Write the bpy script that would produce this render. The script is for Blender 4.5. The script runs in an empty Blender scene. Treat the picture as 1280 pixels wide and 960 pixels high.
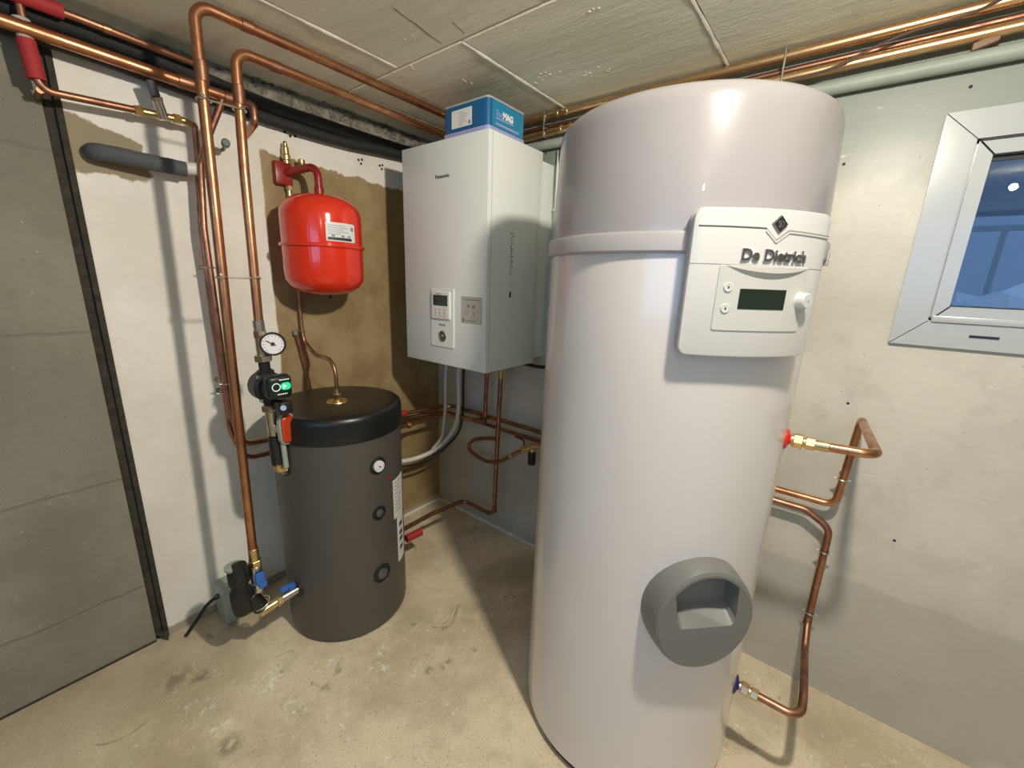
import bpy, bmesh, math, random
from mathutils import Vector, Matrix
random.seed(7)
sin, cos, pi = math.sin, math.cos, math.pi
rad = math.radians
S = bpy.context.scene
COL = S.collection

# ------------------------------------------------------------------ camera
yaw, pitch, roll = rad(-38.0564), rad(-14.05), rad(2.0005)
fw = Vector((sin(yaw)*cos(pitch), cos(yaw)*cos(pitch), sin(pitch)))
r0 = Vector((cos(yaw), -sin(yaw), 0)); u0 = r0.cross(fw)
rt = r0*cos(roll) + u0*sin(roll); up = -r0*sin(roll) + u0*cos(roll)
cd = bpy.data.cameras.new('camera'); cam = bpy.data.objects.new('camera', cd); COL.objects.link(cam)
cd.sensor_width = 36; cd.lens = 517.75*36/1280; cd.clip_start = .02
M = Matrix((rt, up, -fw)).transposed().to_4x4(); M.translation = Vector((1.8717, -1.6612, 1.4129))
cam.matrix_world = M
S.camera = cam

# ------------------------------------------------------------------ light and exposure
W = bpy.data.worlds.new('world'); S.world = W; W.use_nodes = True
bg = W.node_tree.nodes['Background']; bg.inputs[0].default_value = (.30, .47, .78, 1); bg.inputs[1].default_value = 3.0
S.view_settings.view_transform = 'Standard'; S.view_settings.look = 'None'
S.view_settings.gamma = 1; S.view_settings.exposure = 0.0; S.view_settings.use_curve_mapping = False

def light(name, kind, loc, energy, color, **k):
    d = bpy.data.lights.new(name, kind); d.energy = energy; d.color = color
    for a, v in k.items():
        if a != 'rot': setattr(d, a, v)
    o = bpy.data.objects.new(name, d); o.location = loc; COL.objects.link(o)
    if 'rot' in k: o.rotation_euler = k['rot']
    return o
LAMP = (1.93, -1.07, 2.00)
lamp = light('ceiling_bulb_light', 'POINT', LAMP, 49, (1.0, .915, .785), shadow_soft_size=.035)
lamp.data.use_nodes = True
_n = lamp.data.node_tree.nodes; _f = _n.new('ShaderNodeLightFalloff'); _f.inputs['Strength'].default_value = 1.0; _f.inputs['Smooth'].default_value = .15
lamp.data.node_tree.links.new(_f.outputs['Linear'], _n['Emission'].inputs['Strength'])
light('second_bulb_light', 'POINT', (2.49, -2.05, 2.02), 3, (1.0, .88, .70), shadow_soft_size=.018)
# daylight through the high window behind the photographer
light('high_window_daylight', 'AREA', (2.65, -3.72, 1.70), 21, (.30, .55, 1.0), shape='RECTANGLE', size=2.6, size_y=.74, rot=(rad(90), 0, 0))

# ------------------------------------------------------------------ materials
def mat(name, base, rough=.5, metal=0, var=0, vscale=6, bump=0, bscale=60, rvar=0, col2=None, coat=0, spec=.5, stretch=None, emis=None):
    m = bpy.data.materials.new(name); m.use_nodes = True
    nt = m.node_tree; N = nt.nodes; L = nt.links; b = N['Principled BSDF']
    b.inputs['Base Color'].default_value = (*base, 1); b.inputs['Roughness'].default_value = rough
    b.inputs['Metallic'].default_value = metal; b.inputs['Coat Weight'].default_value = coat
    b.inputs['Specular IOR Level'].default_value = spec
    if emis: b.inputs['Emission Color'].default_value = (*emis[0], 1); b.inputs['Emission Strength'].default_value = emis[1]
    tc = N.new('ShaderNodeTexCoord'); vec = tc.outputs['Object']
    if stretch:
        mp = N.new('ShaderNodeMapping'); mp.inputs['Scale'].default_value = stretch; L.new(vec, mp.inputs[0]); vec = mp.outputs[0]
    if var or col2:
        n = N.new('ShaderNodeTexNoise'); n.inputs['Scale'].default_value = vscale; n.inputs['Detail'].default_value = 6; n.inputs['Roughness'].default_value = .6
        L.new(vec, n.inputs['Vector'])
        cr = N.new('ShaderNodeValToRGB'); cr.color_ramp.elements[0].position = .35; cr.color_ramp.elements[1].position = .65
        c2 = col2 or tuple(c*(1-var) for c in base)
        cr.color_ramp.elements[0].color = (*c2, 1); cr.color_ramp.elements[1].color = (*base, 1)
        L.new(n.outputs[0], cr.inputs[0]); L.new(cr.outputs[0], b.inputs['Base Color'])
        if rvar:
            mr = N.new('ShaderNodeMapRange'); mr.inputs[3].default_value = min(1, rough+rvar); mr.inputs[4].default_value = rough
            mr.inputs[1].default_value = .35; mr.inputs[2].default_value = .65
            L.new(n.outputs[0], mr.inputs[0]); L.new(mr.outputs[0], b.inputs['Roughness'])
    if bump:
        n = N.new('ShaderNodeTexNoise'); n.inputs['Scale'].default_value = bscale; n.inputs['Detail'].default_value = 5
        L.new(vec, n.inputs['Vector'])
        bp = N.new('ShaderNodeBump'); bp.inputs['Strength'].default_value = bump; bp.inputs['Distance'].default_value = .01
        L.new(n.outputs[0], bp.inputs['Height']); L.new(bp.outputs[0], b.inputs['Normal'])
    return m

class NT:
    """small node-graph helper for the layered wall materials"""
    def __init__(s, name, rough=.8):
        s.m = bpy.data.materials.new(name); s.m.use_nodes = True; s.nt = s.m.node_tree; s.b = s.nt.nodes['Principled BSDF']
        s.b.inputs['Roughness'].default_value = rough
        tc = s.nt.nodes.new('ShaderNodeTexCoord'); s.P = tc.outputs['Object']
        sp = s.nt.nodes.new('ShaderNodeSeparateXYZ'); s.L(s.P, sp.inputs[0]); s.x, s.y, s.z = sp.outputs
    def L(s, a, b): s.nt.links.new(a, b)
    def noise(s, sc, det=5, rough=.6, stretch=None, dist=0):
        n = s.nt.nodes.new('ShaderNodeTexNoise'); n.inputs['Scale'].default_value = sc; n.inputs['Detail'].default_value = det
        n.inputs['Roughness'].default_value = rough; n.inputs['Distortion'].default_value = dist; v = s.P
        if stretch:
            mp = s.nt.nodes.new('ShaderNodeMapping'); mp.inputs['Scale'].default_value = stretch; s.L(v, mp.inputs[0]); v = mp.outputs[0]
        s.L(v, n.inputs['Vector']); return n.outputs[0]
    def op(s, o, a, b=0.0, clamp=False):
        n = s.nt.nodes.new('ShaderNodeMath'); n.operation = o; n.use_clamp = clamp
        for i, v in enumerate((a, b)):
            if isinstance(v, (int, float)): n.inputs[i].default_value = v
            else: s.L(v, n.inputs[i])
        return n.outputs[0]
    def step(s, v, a, b):
        n = s.nt.nodes.new('ShaderNodeMapRange'); n.interpolation_type = 'SMOOTHSTEP'
        n.inputs[1].default_value = min(a, b); n.inputs[2].default_value = max(a, b)
        if a > b: n.inputs[3].default_value = 1; n.inputs[4].default_value = 0
        s.L(v, n.inputs[0]); return n.outputs[0]
    def mix(s, f, a, b):
        n = s.nt.nodes.new('ShaderNodeMix'); n.data_type = 'RGBA'
        if isinstance(f, (int, float)): n.inputs[0].default_value = f
        else: s.L(f, n.inputs[0])
        for i, v in ((6, a), (7, b)):
            if isinstance(v, tuple): n.inputs[i].default_value = (*v, 1)
            else: s.L(v, n.inputs[i])
        return n.outputs[2]
    def mul(s, *a):
        o = a[0]
        for k in a[1:]: o = s.op('MULTIPLY', o, k)
        return o
    def done(s, col, h=None, strength=.4, dist=.01):
        s.L(col, s.b.inputs['Base Color'])
        if h is not None:
            bp = s.nt.nodes.new('ShaderNodeBump'); bp.inputs['Strength'].default_value = strength; bp.inputs['Distance'].default_value = dist
            s.L(h, bp.inputs['Height']); s.L(bp.outputs[0], s.b.inputs['Normal'])
        return s.m

def m_floor():
    t = NT('floor_concrete', .42)
    c = t.mix(t.step(t.noise(2.2, 6), .38, .64), (.52, .425, .285), (.74, .63, .45))
    c = t.mix(t.mul(t.step(t.noise(9, 8, .7), .5, .75), .55), c, (.40, .33, .225))
    c = t.mix(t.mul(t.step(t.noise(26, 7, .78), .56, .66), t.step(t.noise(3.1, 2), .46, .56), .75), c, (.86, .82, .72))
    c = t.mix(t.mul(t.step(t.noise(130, 3), .56, .70), .55), c, (.24, .19, .125))
    c = t.mix(t.mul(t.step(t.noise(1.7, 5, .65), .54, .66), .5), c, (.34, .275, .18))
    c = t.mix(t.mul(t.step(t.noise(5.5, 3, dist=1.5), .67, .71), .5), c, (.20, .16, .11))
    def blob(x0, y0, rr):
        dx = t.op('SUBTRACT', t.x, x0); dy = t.op('SUBTRACT', t.y, y0)
        d = t.op('SQRT', t.op('ADD', t.mul(dx, dx), t.mul(dy, dy)))
        return t.step(d, rr*1.3, rr*.2)
    speck = t.step(t.noise(34, 7, .8, dist=.6), .50, .60)
    for bx_, by_, br_ in ((.504, -1.244, .085), (.656, -1.23, .06), (.758, -.989, .06), (.583, -1.094, .05), (.434, -1.451, .06), (.70, -.92, .04), (.55, -1.42, .04), (1.0, -1.25, .05)):
        c = t.mix(t.mul(speck, blob(bx_, by_, br_), .85), c, (.90, .86, .76))
    for bx_, by_, br_ in ((.25, -1.459, .06), (.63, -1.42, .04), (.30, -1.40, .04), (.93, -.80, .03), (.90, -.86, .02)):
        c = t.mix(t.mul(t.step(t.noise(22, 5), .44, .56), blob(bx_, by_, br_), .7), c, (.20, .155, .10))
    c = t.mix(t.mul(t.step(t.op('ADD', t.x, t.op('MULTIPLY', t.noise(3, 4), .5)), .75, .35), t.step(t.y, -1.15, -1.5), .45), c, (.30, .25, .175))  # near left floor darkened in the colour, standing in for weaker light
    h = t.op('ADD', t.noise(14, 6), t.op('MULTIPLY', t.noise(140, 3), .35))
    rr = t.nt.nodes.new('ShaderNodeMapRange'); rr.inputs[3].default_value = .32; rr.inputs[4].default_value = .62
    t.L(t.noise(6, 5), rr.inputs[0]); t.L(rr.outputs[0], t.b.inputs['Roughness'])
    return t.done(c, h, .35, .008)
def m_wall_back():
    t = NT('painted_concrete_back', .50); t.b.inputs['Coat Weight'].default_value = .18; t.b.inputs['Coat Roughness'].default_value = .30
    big = t.noise(1.6, 6)
    c = t.mix(t.step(big, .36, .62), (.50, .475, .39), (.60, .58, .49))
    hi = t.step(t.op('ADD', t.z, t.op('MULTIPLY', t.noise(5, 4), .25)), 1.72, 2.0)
    c = t.mix(hi, c, (.245, .27, .225))  # greener paint at the top, its colour also darkened to offset the near lamp
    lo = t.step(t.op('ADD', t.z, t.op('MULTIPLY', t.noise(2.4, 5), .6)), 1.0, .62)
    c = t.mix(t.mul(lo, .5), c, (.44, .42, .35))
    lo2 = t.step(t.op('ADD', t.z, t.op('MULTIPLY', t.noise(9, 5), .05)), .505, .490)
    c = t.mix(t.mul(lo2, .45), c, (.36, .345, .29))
    c = t.mix(t.mul(t.step(t.noise(6, 7, .7), .48, .7), .45), c, (.40, .375, .30))
    c = t.mix(t.mul(t.step(t.noise(2.3, 5, .6), .55, .68), .4), c, (.66, .65, .56))
    c = t.mix(t.mul(t.step(t.noise(11, 6, .7, (1, 1, 4)), .63, .70), .5), c, (.72, .70, .62))
    c = t.mix(t.mul(t.step(t.noise(60, 2), .70, .74), .6), c, (.20, .18, .15))
    st = t.noise(7, 5, .6, (1, 1, 3.5)); h = t.op('ADD', st, t.op('MULTIPLY', t.noise(45, 4), .4))
    pits = t.step(t.noise(38, 2), .70, .74); h = t.op('SUBTRACT', h, pits)
    sm = t.op('ABSOLUTE', t.op('SUBTRACT', t.z, t.op('ADD', .845, t.op('MULTIPLY', t.noise(3), .02))))
    seam = t.step(sm, .0015, .004)
    h = t.op('ADD', h, t.op('MULTIPLY', seam, .5))
    return t.done(c, h, .11, .010)
def m_wall_left():
    t = NT('painted_plaster_left', .62)
    n1 = t.noise(14, 6, .65); e = t.op('MULTIPLY', t.op('SUBTRACT', n1, .5), .07)
    white = t.mix(t.step(t.noise(3.0, 6), .35, .65), (.70, .675, .59), (.80, .78, .70))
    white = t.mix(t.mul(t.step(t.noise(10, 6, .7), .55, .72), .25), white, (.52, .50, .43))
    brown = t.mix(t.step(t.noise(4, 6, .65), .38, .66), (.25, .175, .075), (.36, .27, .135))
    brown = t.mix(t.mul(t.step(t.noise(18, 6, .75), .60, .75), .4), brown, (.50, .41, .26))
    y = t.op('ADD', t.y, e); z = t.op('ADD', t.z, e)
    zt = t.op('ADD', z, t.op('MULTIPLY', t.op('ADD', t.y, .9), .04))
    b1 = t.mul(t.step(t.op('ADD', t.y, t.op('MULTIPLY', e, .25)), -.902, -.894), t.step(zt, 1.868, 1.860))
    zz = t.op('ADD', z, t.op('MULTIPLY', t.op('ADD', t.y, 1.4), .28))
    b2 = t.mul(t.step(y, -1.455, -1.449), t.step(y, -1.247, -1.255), t.step(zz, 1.842, 1.832), t.step(z, 1.682, 1.692))
    c = t.mix(b1, white, brown)
    c = t.mix(b2, c, (.27, .215, .125))
    bare = t.step(t.op('ADD', t.z, t.op('MULTIPLY', e, .6)), .045, .035)
    c = t.mix(bare, c, (.36, .32, .24))
    h = t.op('ADD', t.noise(26, 5), t.op('MULTIPLY', t.noise(7, 4), .8))
    h = t.op('SUBTRACT', h, t.op('MULTIPLY', t.op('MAXIMUM', b1, b2), .35))
    return t.done(c, h, .28, .008)
def m_concrete(name, a, b, stain, sc=3, rough=.85, bump=.45, stretch=None, seams=False):
    t = NT(name, rough)
    c = t.mix(t.step(t.noise(sc, 6, .6, stretch), .36, .64), a, b)
    c = t.mix(t.mul(t.step(t.noise(sc*3, 7, .7), .55, .75), .5), c, stain)
    c = t.mix(t.mul(t.step(t.noise(110, 3), .66, .74), .5), c, tuple(v*.45 for v in a))
    c = t.mix(t.mul(t.step(t.noise(70, 2), .70, .75), .5), c, tuple(min(.9, v*1.8) for v in b))
    h = t.op('ADD', t.noise(sc*5, 6, .65, stretch), t.op('MULTIPLY', t.noise(90, 3), .35))
    if seams:
        for zc in (1.205, .685, 1.73, .25):
            d = t.op('ABSOLUTE', t.op('SUBTRACT', t.z, t.op('ADD', zc-.02, t.op('MULTIPLY', t.noise(5, 4), .04))))
            k = t.step(d, .002, .008); h = t.op('ADD', h, t.op('MULTIPLY', k, .5))
            c = t.mix(t.mul(t.op('SUBTRACT', 1.0, k), .35), c, stain)
    return t.done(c, h, bump, .01)

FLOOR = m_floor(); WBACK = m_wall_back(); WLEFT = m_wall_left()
CONC = m_concrete('bare_concrete', (.195, .185, .14), (.25, .24, .185), (.15, .14, .10), 2.6, seams=True)
ROUGH = m_concrete('rough_broken_concrete', (.20, .18, .14), (.38, .35, .29), (.08, .07, .055), 14, bump=1.0)
SLAB = m_concrete('ceiling_slab_concrete', (.70, .71, .57), (.82, .82, .68), (.60, .59, .46), 2.2, bump=.30, stretch=(.5, 3, 1))
MORTAR = mat('pale_joint_mortar', (.80, .78, .68), .9, var=.2, vscale=30, bump=.3)
GAP = mat('dark_joint_filler', (.055, .045, .032), .9, var=.5, vscale=40, bump=.6)
COPPER = mat('aged_copper', (.66, .33, .17), .27, 1, col2=(.36, .16, .09), vscale=14, rvar=.18, bump=.05, bscale=40)
COPPERD = mat('tarnished_copper', (.48, .24, .15), .34, 1, col2=(.26, .13, .085), vscale=18, rvar=.2)
BRIGHT = mat('bright_copper', (.82, .58, .32), .24, 1, col2=(.60, .36, .20), vscale=9, rvar=.15)
BRASS = mat('brass', (.78, .60, .30), .26, 1, col2=(.58, .42, .20), vscale=25, rvar=.15)
NICKEL = mat('nickel_plated_brass', (.66, .61, .50), .3, 1, col2=(.50, .45, .35), vscale=25)
CHROME = mat('zinc_plated_steel', (.70, .68, .63), .3, 1, var=.25, vscale=30)
MIRROR = mat('chrome', (.62, .62, .68), .12, 1)
WHITE = mat('white_powder_coat', (.75, .78, .74), .38, var=.03, vscale=4)
WHITE2 = mat('white_casing_seam', (.48, .47, .42), .5)
TANK = mat('grey_white_enamel', (.80, .765, .735), .24, var=.03, vscale=2, coat=.4)
TANKUP = mat('warm_grey_casing', (.45, .425, .43), .30, var=.04, vscale=3, coat=.3)
BAND = mat('grey_plastic_band', (.50, .48, .48), .35)
PANEL = mat('white_abs_plastic', (.76, .75, .72), .34)
PANEL2 = mat('white_abs_plastic_face', (.70, .70, .66), .36)
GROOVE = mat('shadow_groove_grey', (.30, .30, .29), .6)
COVER = mat('mid_grey_plastic', (.20, .195, .185), .42)
COVERL = mat('mid_grey_plastic_pocket', (.30, .295, .285), .40)
LCD = mat('dark_green_display', (.02, .035, .022), .12)
BLACK = mat('matt_black_plastic', (.012, .012, .012), .42)
BLACKG = mat('black_lid_vinyl', (.010, .010, .010), .34, bump=.12, bscale=7)
RUBBER = mat('black_foam_insulation', (.018, .018, .018), .75, bump=.4, bscale=120)
GREYV = mat('anthracite_vinyl', (.085, .078, .068), .46, var=.06, vscale=30, bump=.06, bscale=300)
REDP = mat('red_enamel', (.72, .035, .012), .16, coat=.4)
REDD = mat('dark_red_paint', (.26, .013, .009), .35)
REDF = mat('red_foam_sleeve', (.36, .022, .025), .7, bump=.2)
BLUEP = mat('blue_plastic', (.03, .14, .50), .4)
BLUED = mat('dark_blue_plastic', (.02, .03, .13), .4)
BLUEC = mat('blue_printed_carton', (.006, .11, .27), .42, var=.12, vscale=5)
BLUEC2 = mat('lighter_blue_carton', (.015, .22, .40), .42)
LILAC = mat('pale_lilac_print', (.34, .36, .60), .5)
PAPER = mat('white_paper_label', (.74, .74, .72), .5)
PAPER2 = mat('grey_label', (.50, .49, .42), .5)
INK = mat('black_ink', (.03, .03, .03), .5)
INKG = mat('grey_ink', (.22, .22, .21), .5)
GREYP = mat('grey_foam', (.085, .088, .095), .8, bump=.3, bscale=90)
PVCW = mat('white_pvc', (.66, .66, .60), .4)
PVCG = mat('painted_grey_green_pipe', (.34, .385, .32), .5, var=.15, vscale=8)
BOXG = mat('grey_green_plastic', (.33, .36, .315), .5)
ORANGE = mat('orange_red_plastic', (.50, .05, .012), .4)
GREEND = mat('dark_green_plastic', (.008, .05, .03), .35)
GLOW = mat('green_lit_display', (.0, .3, .14), .4, emis=((.04, .75, .36), .75))
GLOWL = mat('pale_lit_print', (.7, .8, .75), .4, emis=((.6, .8, .7), .35))
DIAL = mat('white_dial', (.80, .78, .80), .4)
GASKET = mat('black_gasket', (.02, .02, .02), .6)
UPVC = mat('white_upvc', (.45, .475, .48), .25, coat=.3)
WELLM = mat('painted_lightwell_panel', (.50, .55, .60), .8, var=.12, vscale=3)
WELLD = mat('lightwell_lining', (.02, .03, .045), .8)
FILM = mat('crumpled_plastic_film', (.70, .74, .78), .25, bump=.6, bscale=30)
STONE = mat('dark_soil', (.04, .04, .04), .9, bump=.8)
def glass():
    m = bpy.data.materials.new('window_glass'); m.use_nodes = True; b = m.node_tree.nodes['Principled BSDF']
    b.inputs['Base Color'].default_value = (.55, .66, .78, 1); b.inputs['Transmission Weight'].default_value = 1
    b.inputs['Roughness'].default_value = .0; b.inputs['IOR'].default_value = 1.45
    return m
GLASS = glass()

# ------------------------------------------------------------------ geometry helpers
def basis(d):
    d = Vector(d).normalized(); a = Vector((0, 0, 1)) if abs(d.z) < .9 else Vector((1, 0, 0))
    u = a.cross(d).normalized(); v = d.cross(u); return u, v, d

class G:
    def __init__(s): s.v = []; s.f = []
    def add(s, vs, fs):
        k = len(s.v); s.v += [Vector(v) for v in vs]; s.f += [tuple(i+k for i in f) for f in fs]; return s
    def frombm(s, bm):
        bm.verts.ensure_lookup_table()
        for i, v in enumerate(bm.verts): v.index = i
        s.add([v.co.copy() for v in bm.verts], [[v.index for v in f.verts] for f in bm.faces]); bm.free(); return s
    def box(s, a, b, bev=0, seg=2, xf=None):
        bm = bmesh.new(); bmesh.ops.create_cube(bm, size=1)
        a = Vector(a); b = Vector(b); c = (a+b)/2; d = b-a
        for v in bm.verts: v.co = Vector((v.co.x*d.x, v.co.y*d.y, v.co.z*d.z))+c
        if bev: bmesh.ops.bevel(bm, geom=bm.edges[:], offset=bev, segments=seg, affect='EDGES', profile=.5)
        if xf:
            for v in bm.verts: v.co = xf(v.co)
        return s.frombm(bm)
    def lathe(s, prof, o=(0, 0, 0), d=(0, 0, 1), n=24, a0=0, sx=1):
        u, v, w = basis(d); o = Vector(o); vs = []; fs = []
        m = len(prof)
        for r, h in prof:
            for i in range(n):
                a = a0+2*pi*i/n; vs.append(o+w*h+(u*cos(a)*sx+v*sin(a))*r)
        for j in range(m-1):
            for i in range(n):
                k = (i+1) % n; fs.append((j*n+i, j*n+k, (j+1)*n+k, (j+1)*n+i))
        if prof[0][0] > 1e-6: fs.append(tuple(reversed(range(n))))
        if prof[-1][0] > 1e-6: fs.append(tuple(range((m-1)*n, m*n)))
        return s.add(vs, fs)
    def cyl(s, a, b, r, n=20, bev=0, r2=None):
        a = Vector(a); b = Vector(b); h = (b-a).length; r2 = r if r2 is None else r2
        p = [(r-bev, 0), (r, bev), (r2, h-bev), (r2-bev, h)] if bev else [(r, 0), (r2, h)]
        return s.lathe(p, a, b-a, n)
    def hexn(s, a, b, r): return s.cyl(a, b, r, 6, r*.08)
    def torus(s, c, d, R, r, n=24, m=8):
        u, v, w = basis(d); c = Vector(c); vs = []; fs = []
        for i in range(n):
            a = 2*pi*i/n; e = u*cos(a)+v*sin(a)
            for j in range(m):
                b = 2*pi*j/m; vs.append(c+e*(R+r*cos(b))+w*r*sin(b))
        for i in range(n):
            for j in range(m):
                fs.append((i*m+j, ((i+1) % n)*m+j, ((i+1) % n)*m+(j+1) % m, i*m+(j+1) % m))
        return s.add(vs, fs)
    def tube(s, pts, r, bend=.03, n=14, seg=7, caps=True, wob=0):
        pts = fillet([Vector(p) for p in pts], bend, seg)
        vs = []; fs = []; T = []
        for i in range(len(pts)):
            a = pts[max(i-1, 0)]; b = pts[min(i+1, len(pts)-1)]; T.append((b-a).normalized())
        u, v, w = basis(T[0])
        for i, p in enumerate(pts):
            if i:
                q = T[i-1].rotation_difference(T[i]); u = (q @ u).normalized()
            u = (u-T[i]*u.dot(T[i])).normalized(); v = T[i].cross(u); rr = r*(1+wob*random.uniform(-1, 1))
            for k in range(n):
                a = 2*pi*k/n; vs.append(p+(u*cos(a)+v*sin(a))*rr)
        for i in range(len(pts)-1):
            for k in range(n):
                l = (k+1) % n; fs.append((i*n+k, i*n+l, (i+1)*n+l, (i+1)*n+k))
        if caps: fs.append(tuple(reversed(range(n)))); fs.append(tuple(range((len(pts)-1)*n, len(pts)*n)))
        return s.add(vs, fs)
    def plate(s, mp, x0, x1, z0, z1, corner, layers, n=24, cz=None):
        """rounded rectangle plate; mp(x,z,d) maps to the world; layers = [(d, inset), ...] from back to front"""
        xs = []; c = max(corner, 1e-5)
        for i in range(6): xs.append(x0+c*(1-cos(pi/2*i/5)))
        m = max(2, n)
        for i in range(1, m): xs.append(x0+c+(x1-x0-2*c)*i/m)
        for i in range(6): xs.append(x1-c+c*sin(pi/2*i/5))
        def ext(x):
            t = max(0, x0+c-x, x-(x1-c)); return c-math.sqrt(max(0, c*c-t*t))
        vs = []; fs = []; K = len(xs)
        cxm = (x0+x1)/2; czm = (z0+z1)/2; hx = (x1-x0)/2; hz = (z1-z0)/2
        for d, ins in layers:
            fx = (hx-ins)/hx; fz = (hz-ins)/hz
            for x in xs:
                e = ext(x)
                for z in (z0+e, z1-e): vs.append(mp(cxm+(x-cxm)*fx, czm+(z-czm)*fz, d))
        def I(l, i, t): return l*K*2+i*2+t
        Ln = len(layers)
        for l in range(Ln-1):
            for i in range(K-1):
                fs.append((I(l, i, 0), I(l, i+1, 0), I(l+1, i+1, 0), I(l+1, i, 0)))
                fs.append((I(l, i+1, 1), I(l, i, 1), I(l+1, i, 1), I(l+1, i+1, 1)))
            fs.append((I(l, 0, 1), I(l, 0, 0), I(l+1, 0, 0), I(l+1, 0, 1)))
            fs.append((I(l, K-1, 0), I(l, K-1, 1), I(l+1, K-1, 1), I(l+1, K-1, 0)))
        for i in range(K-1):
            fs.append((I(0, i+1, 0), I(0, i, 0), I(0, i, 1), I(0, i+1, 1)))
            fs.append((I(Ln-1, i, 0), I(Ln-1, i+1, 0), I(Ln-1, i+1, 1), I(Ln-1, i, 1)))
        return s.add(vs, fs)
    def text(s, string, size, mp, x0, z0, d0=0, depth=.001, bold=0, width=None):
        cu = bpy.data.curves.new('tmp_text', 'FONT'); cu.body = string; cu.size = size; cu.extrude = depth/2; cu.offset = bold; cu.resolution_u = 3
        o = bpy.data.objects.new('tmp_text', cu); COL.objects.link(o); dg = bpy.context.evaluated_depsgraph_get()
        me = bpy.data.meshes.new_from_object(o.evaluated_get(dg))
        w = max(v.co.x for v in me.vertices); k = (width/w) if width else 1
        s.add([mp(x0+v.co.x*k, z0+v.co.y, d0+v.co.z+depth/2) for v in me.vertices], [tuple(p.vertices) for p in me.polygons])
        bpy.data.objects.remove(o); bpy.data.curves.remove(cu); bpy.data.meshes.remove(me); return s

def fillet(P, R, seg):
    if len(P) < 3 or R <= 0: return P
    out = [P[0]]
    for i in range(1, len(P)-1):
        a, b, c = P[i-1], P[i], P[i+1]; d1 = a-b; d2 = c-b; l1, l2 = d1.length, d2.length
        d1.normalize(); d2.normalize(); ang = d1.angle(d2)
        if ang > pi-.02: out.append(b); continue
        t = min(R/math.tan(ang/2), l1*.48, l2*.48)
        p, q = b+d1*t, b+d2*t; r = t*math.tan(ang/2)
        ce = b+(d1+d2).normalized()*(r/sin(ang/2)); v1 = p-ce; v2 = q-ce; th = v1.angle(v2)
        for k in range(seg+1):
            f = k/seg; out.append(ce+(v1*sin((1-f)*th)+v2*sin(f*th))/sin(th))
    out.append(P[-1]); return out
def smooth_path(P, n=8):
    P = [Vector(p) for p in P]; out = []
    for i in range(len(P)-1):
        a = P[max(i-1, 0)]; b = P[i]; c = P[i+1]; d = P[min(i+2, len(P)-1)]
        for k in range(n):
            t = k/n; out.append(.5*((2*b)+(c-a)*t+(2*a-5*b+4*c-d)*t*t+(-a+3*b-3*c+d)*t**3))
    out.append(P[-1]); return out

ROOT = {}
def mesh(name, g, m, org, ang=35):
    me = bpy.data.meshes.new(name); o = Vector(org)
    me.from_pydata([v-o for v in g.v], [], g.f); me.materials.append(m)
    bm = bmesh.new(); bm.from_mesh(me); bmesh.ops.recalc_face_normals(bm, faces=bm.faces[:]); bm.to_mesh(me); bm.free()
    me.polygons.foreach_set('use_smooth', [True]*len(me.polygons)); me.set_sharp_from_angle(angle=rad(ang)); me.update()
    return me
def thing(name, label, cat, loc, group=None):
    o = bpy.data.objects.new(name, None); COL.objects.link(o); o.location = loc; o.empty_display_size = .05
    o['label'] = label; o['category'] = cat
    if group: o['group'] = group
    ROOT[o] = Vector(loc); return o
def part(name, g, m, parent, label=None, kind=None, ang=35):
    org = ROOT[parent]; o = bpy.data.objects.new(name, mesh(name, g, m, org, ang)); COL.objects.link(o); o.parent = parent; ROOT[o] = org
    if label: o['label'] = label
    if kind: o['kind'] = kind
    return o
def solo(name, g, m, label, cat, loc, group=None, ang=35):
    o = bpy.data.objects.new(name, mesh(name, g, m, loc, ang)); COL.objects.link(o); o.location = loc; ROOT[o] = Vector(loc)
    o['label'] = label; o['category'] = cat
    if group: o['group'] = group
    return o
def struct(name, g, m, parent=None, ang=35, label=None):
    o = bpy.data.objects.new(name, mesh(name, g, m, (0, 0, 0), ang)); COL.objects.link(o); ROOT[o] = Vector((0, 0, 0))
    if parent: o.parent = parent
    else: o['kind'] = 'structure'
    if label: o['label'] = label
    return o
def flat(o, u, w):
    """mapping for a flat face: o origin, u right, z up, w outward"""
    o, u, w = Vector(o), Vector(u), Vector(w)
    return lambda x, z, d: o+u*x+Vector((0, 0, 1))*z+w*d
def around(c, R, a0):
    return lambda x, z, d: Vector((c[0]+(R+d)*cos(a0+x/R), c[1]+(R+d)*sin(a0+x/R), z))

# ------------------------------------------------------------------ the room
XR, YF, H = 4.2, -3.75, 2.114
struct('floor', G().box((-.2, YF-.2, -.15), (XR+.2, .2, 0)), FLOOR)
wx0, wx1, wz0, wz1 = 2.059, 2.80, 1.344, 1.802
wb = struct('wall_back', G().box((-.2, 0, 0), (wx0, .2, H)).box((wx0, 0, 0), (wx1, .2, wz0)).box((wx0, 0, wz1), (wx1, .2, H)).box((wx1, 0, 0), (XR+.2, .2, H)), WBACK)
holes = G()
for x, z in ((.717, 1.96), (.736, 1.975), (.69, 1.978), (1.791, 1.78), (2.02, 1.93), (1.93, 1.07), (2.12, .66)):
    holes.cyl((x, .001, z), (x, -.0015, z), .004, 8)
struct('drill_hole', holes, GAP, wb)['kind'] = 'stuff'
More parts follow.
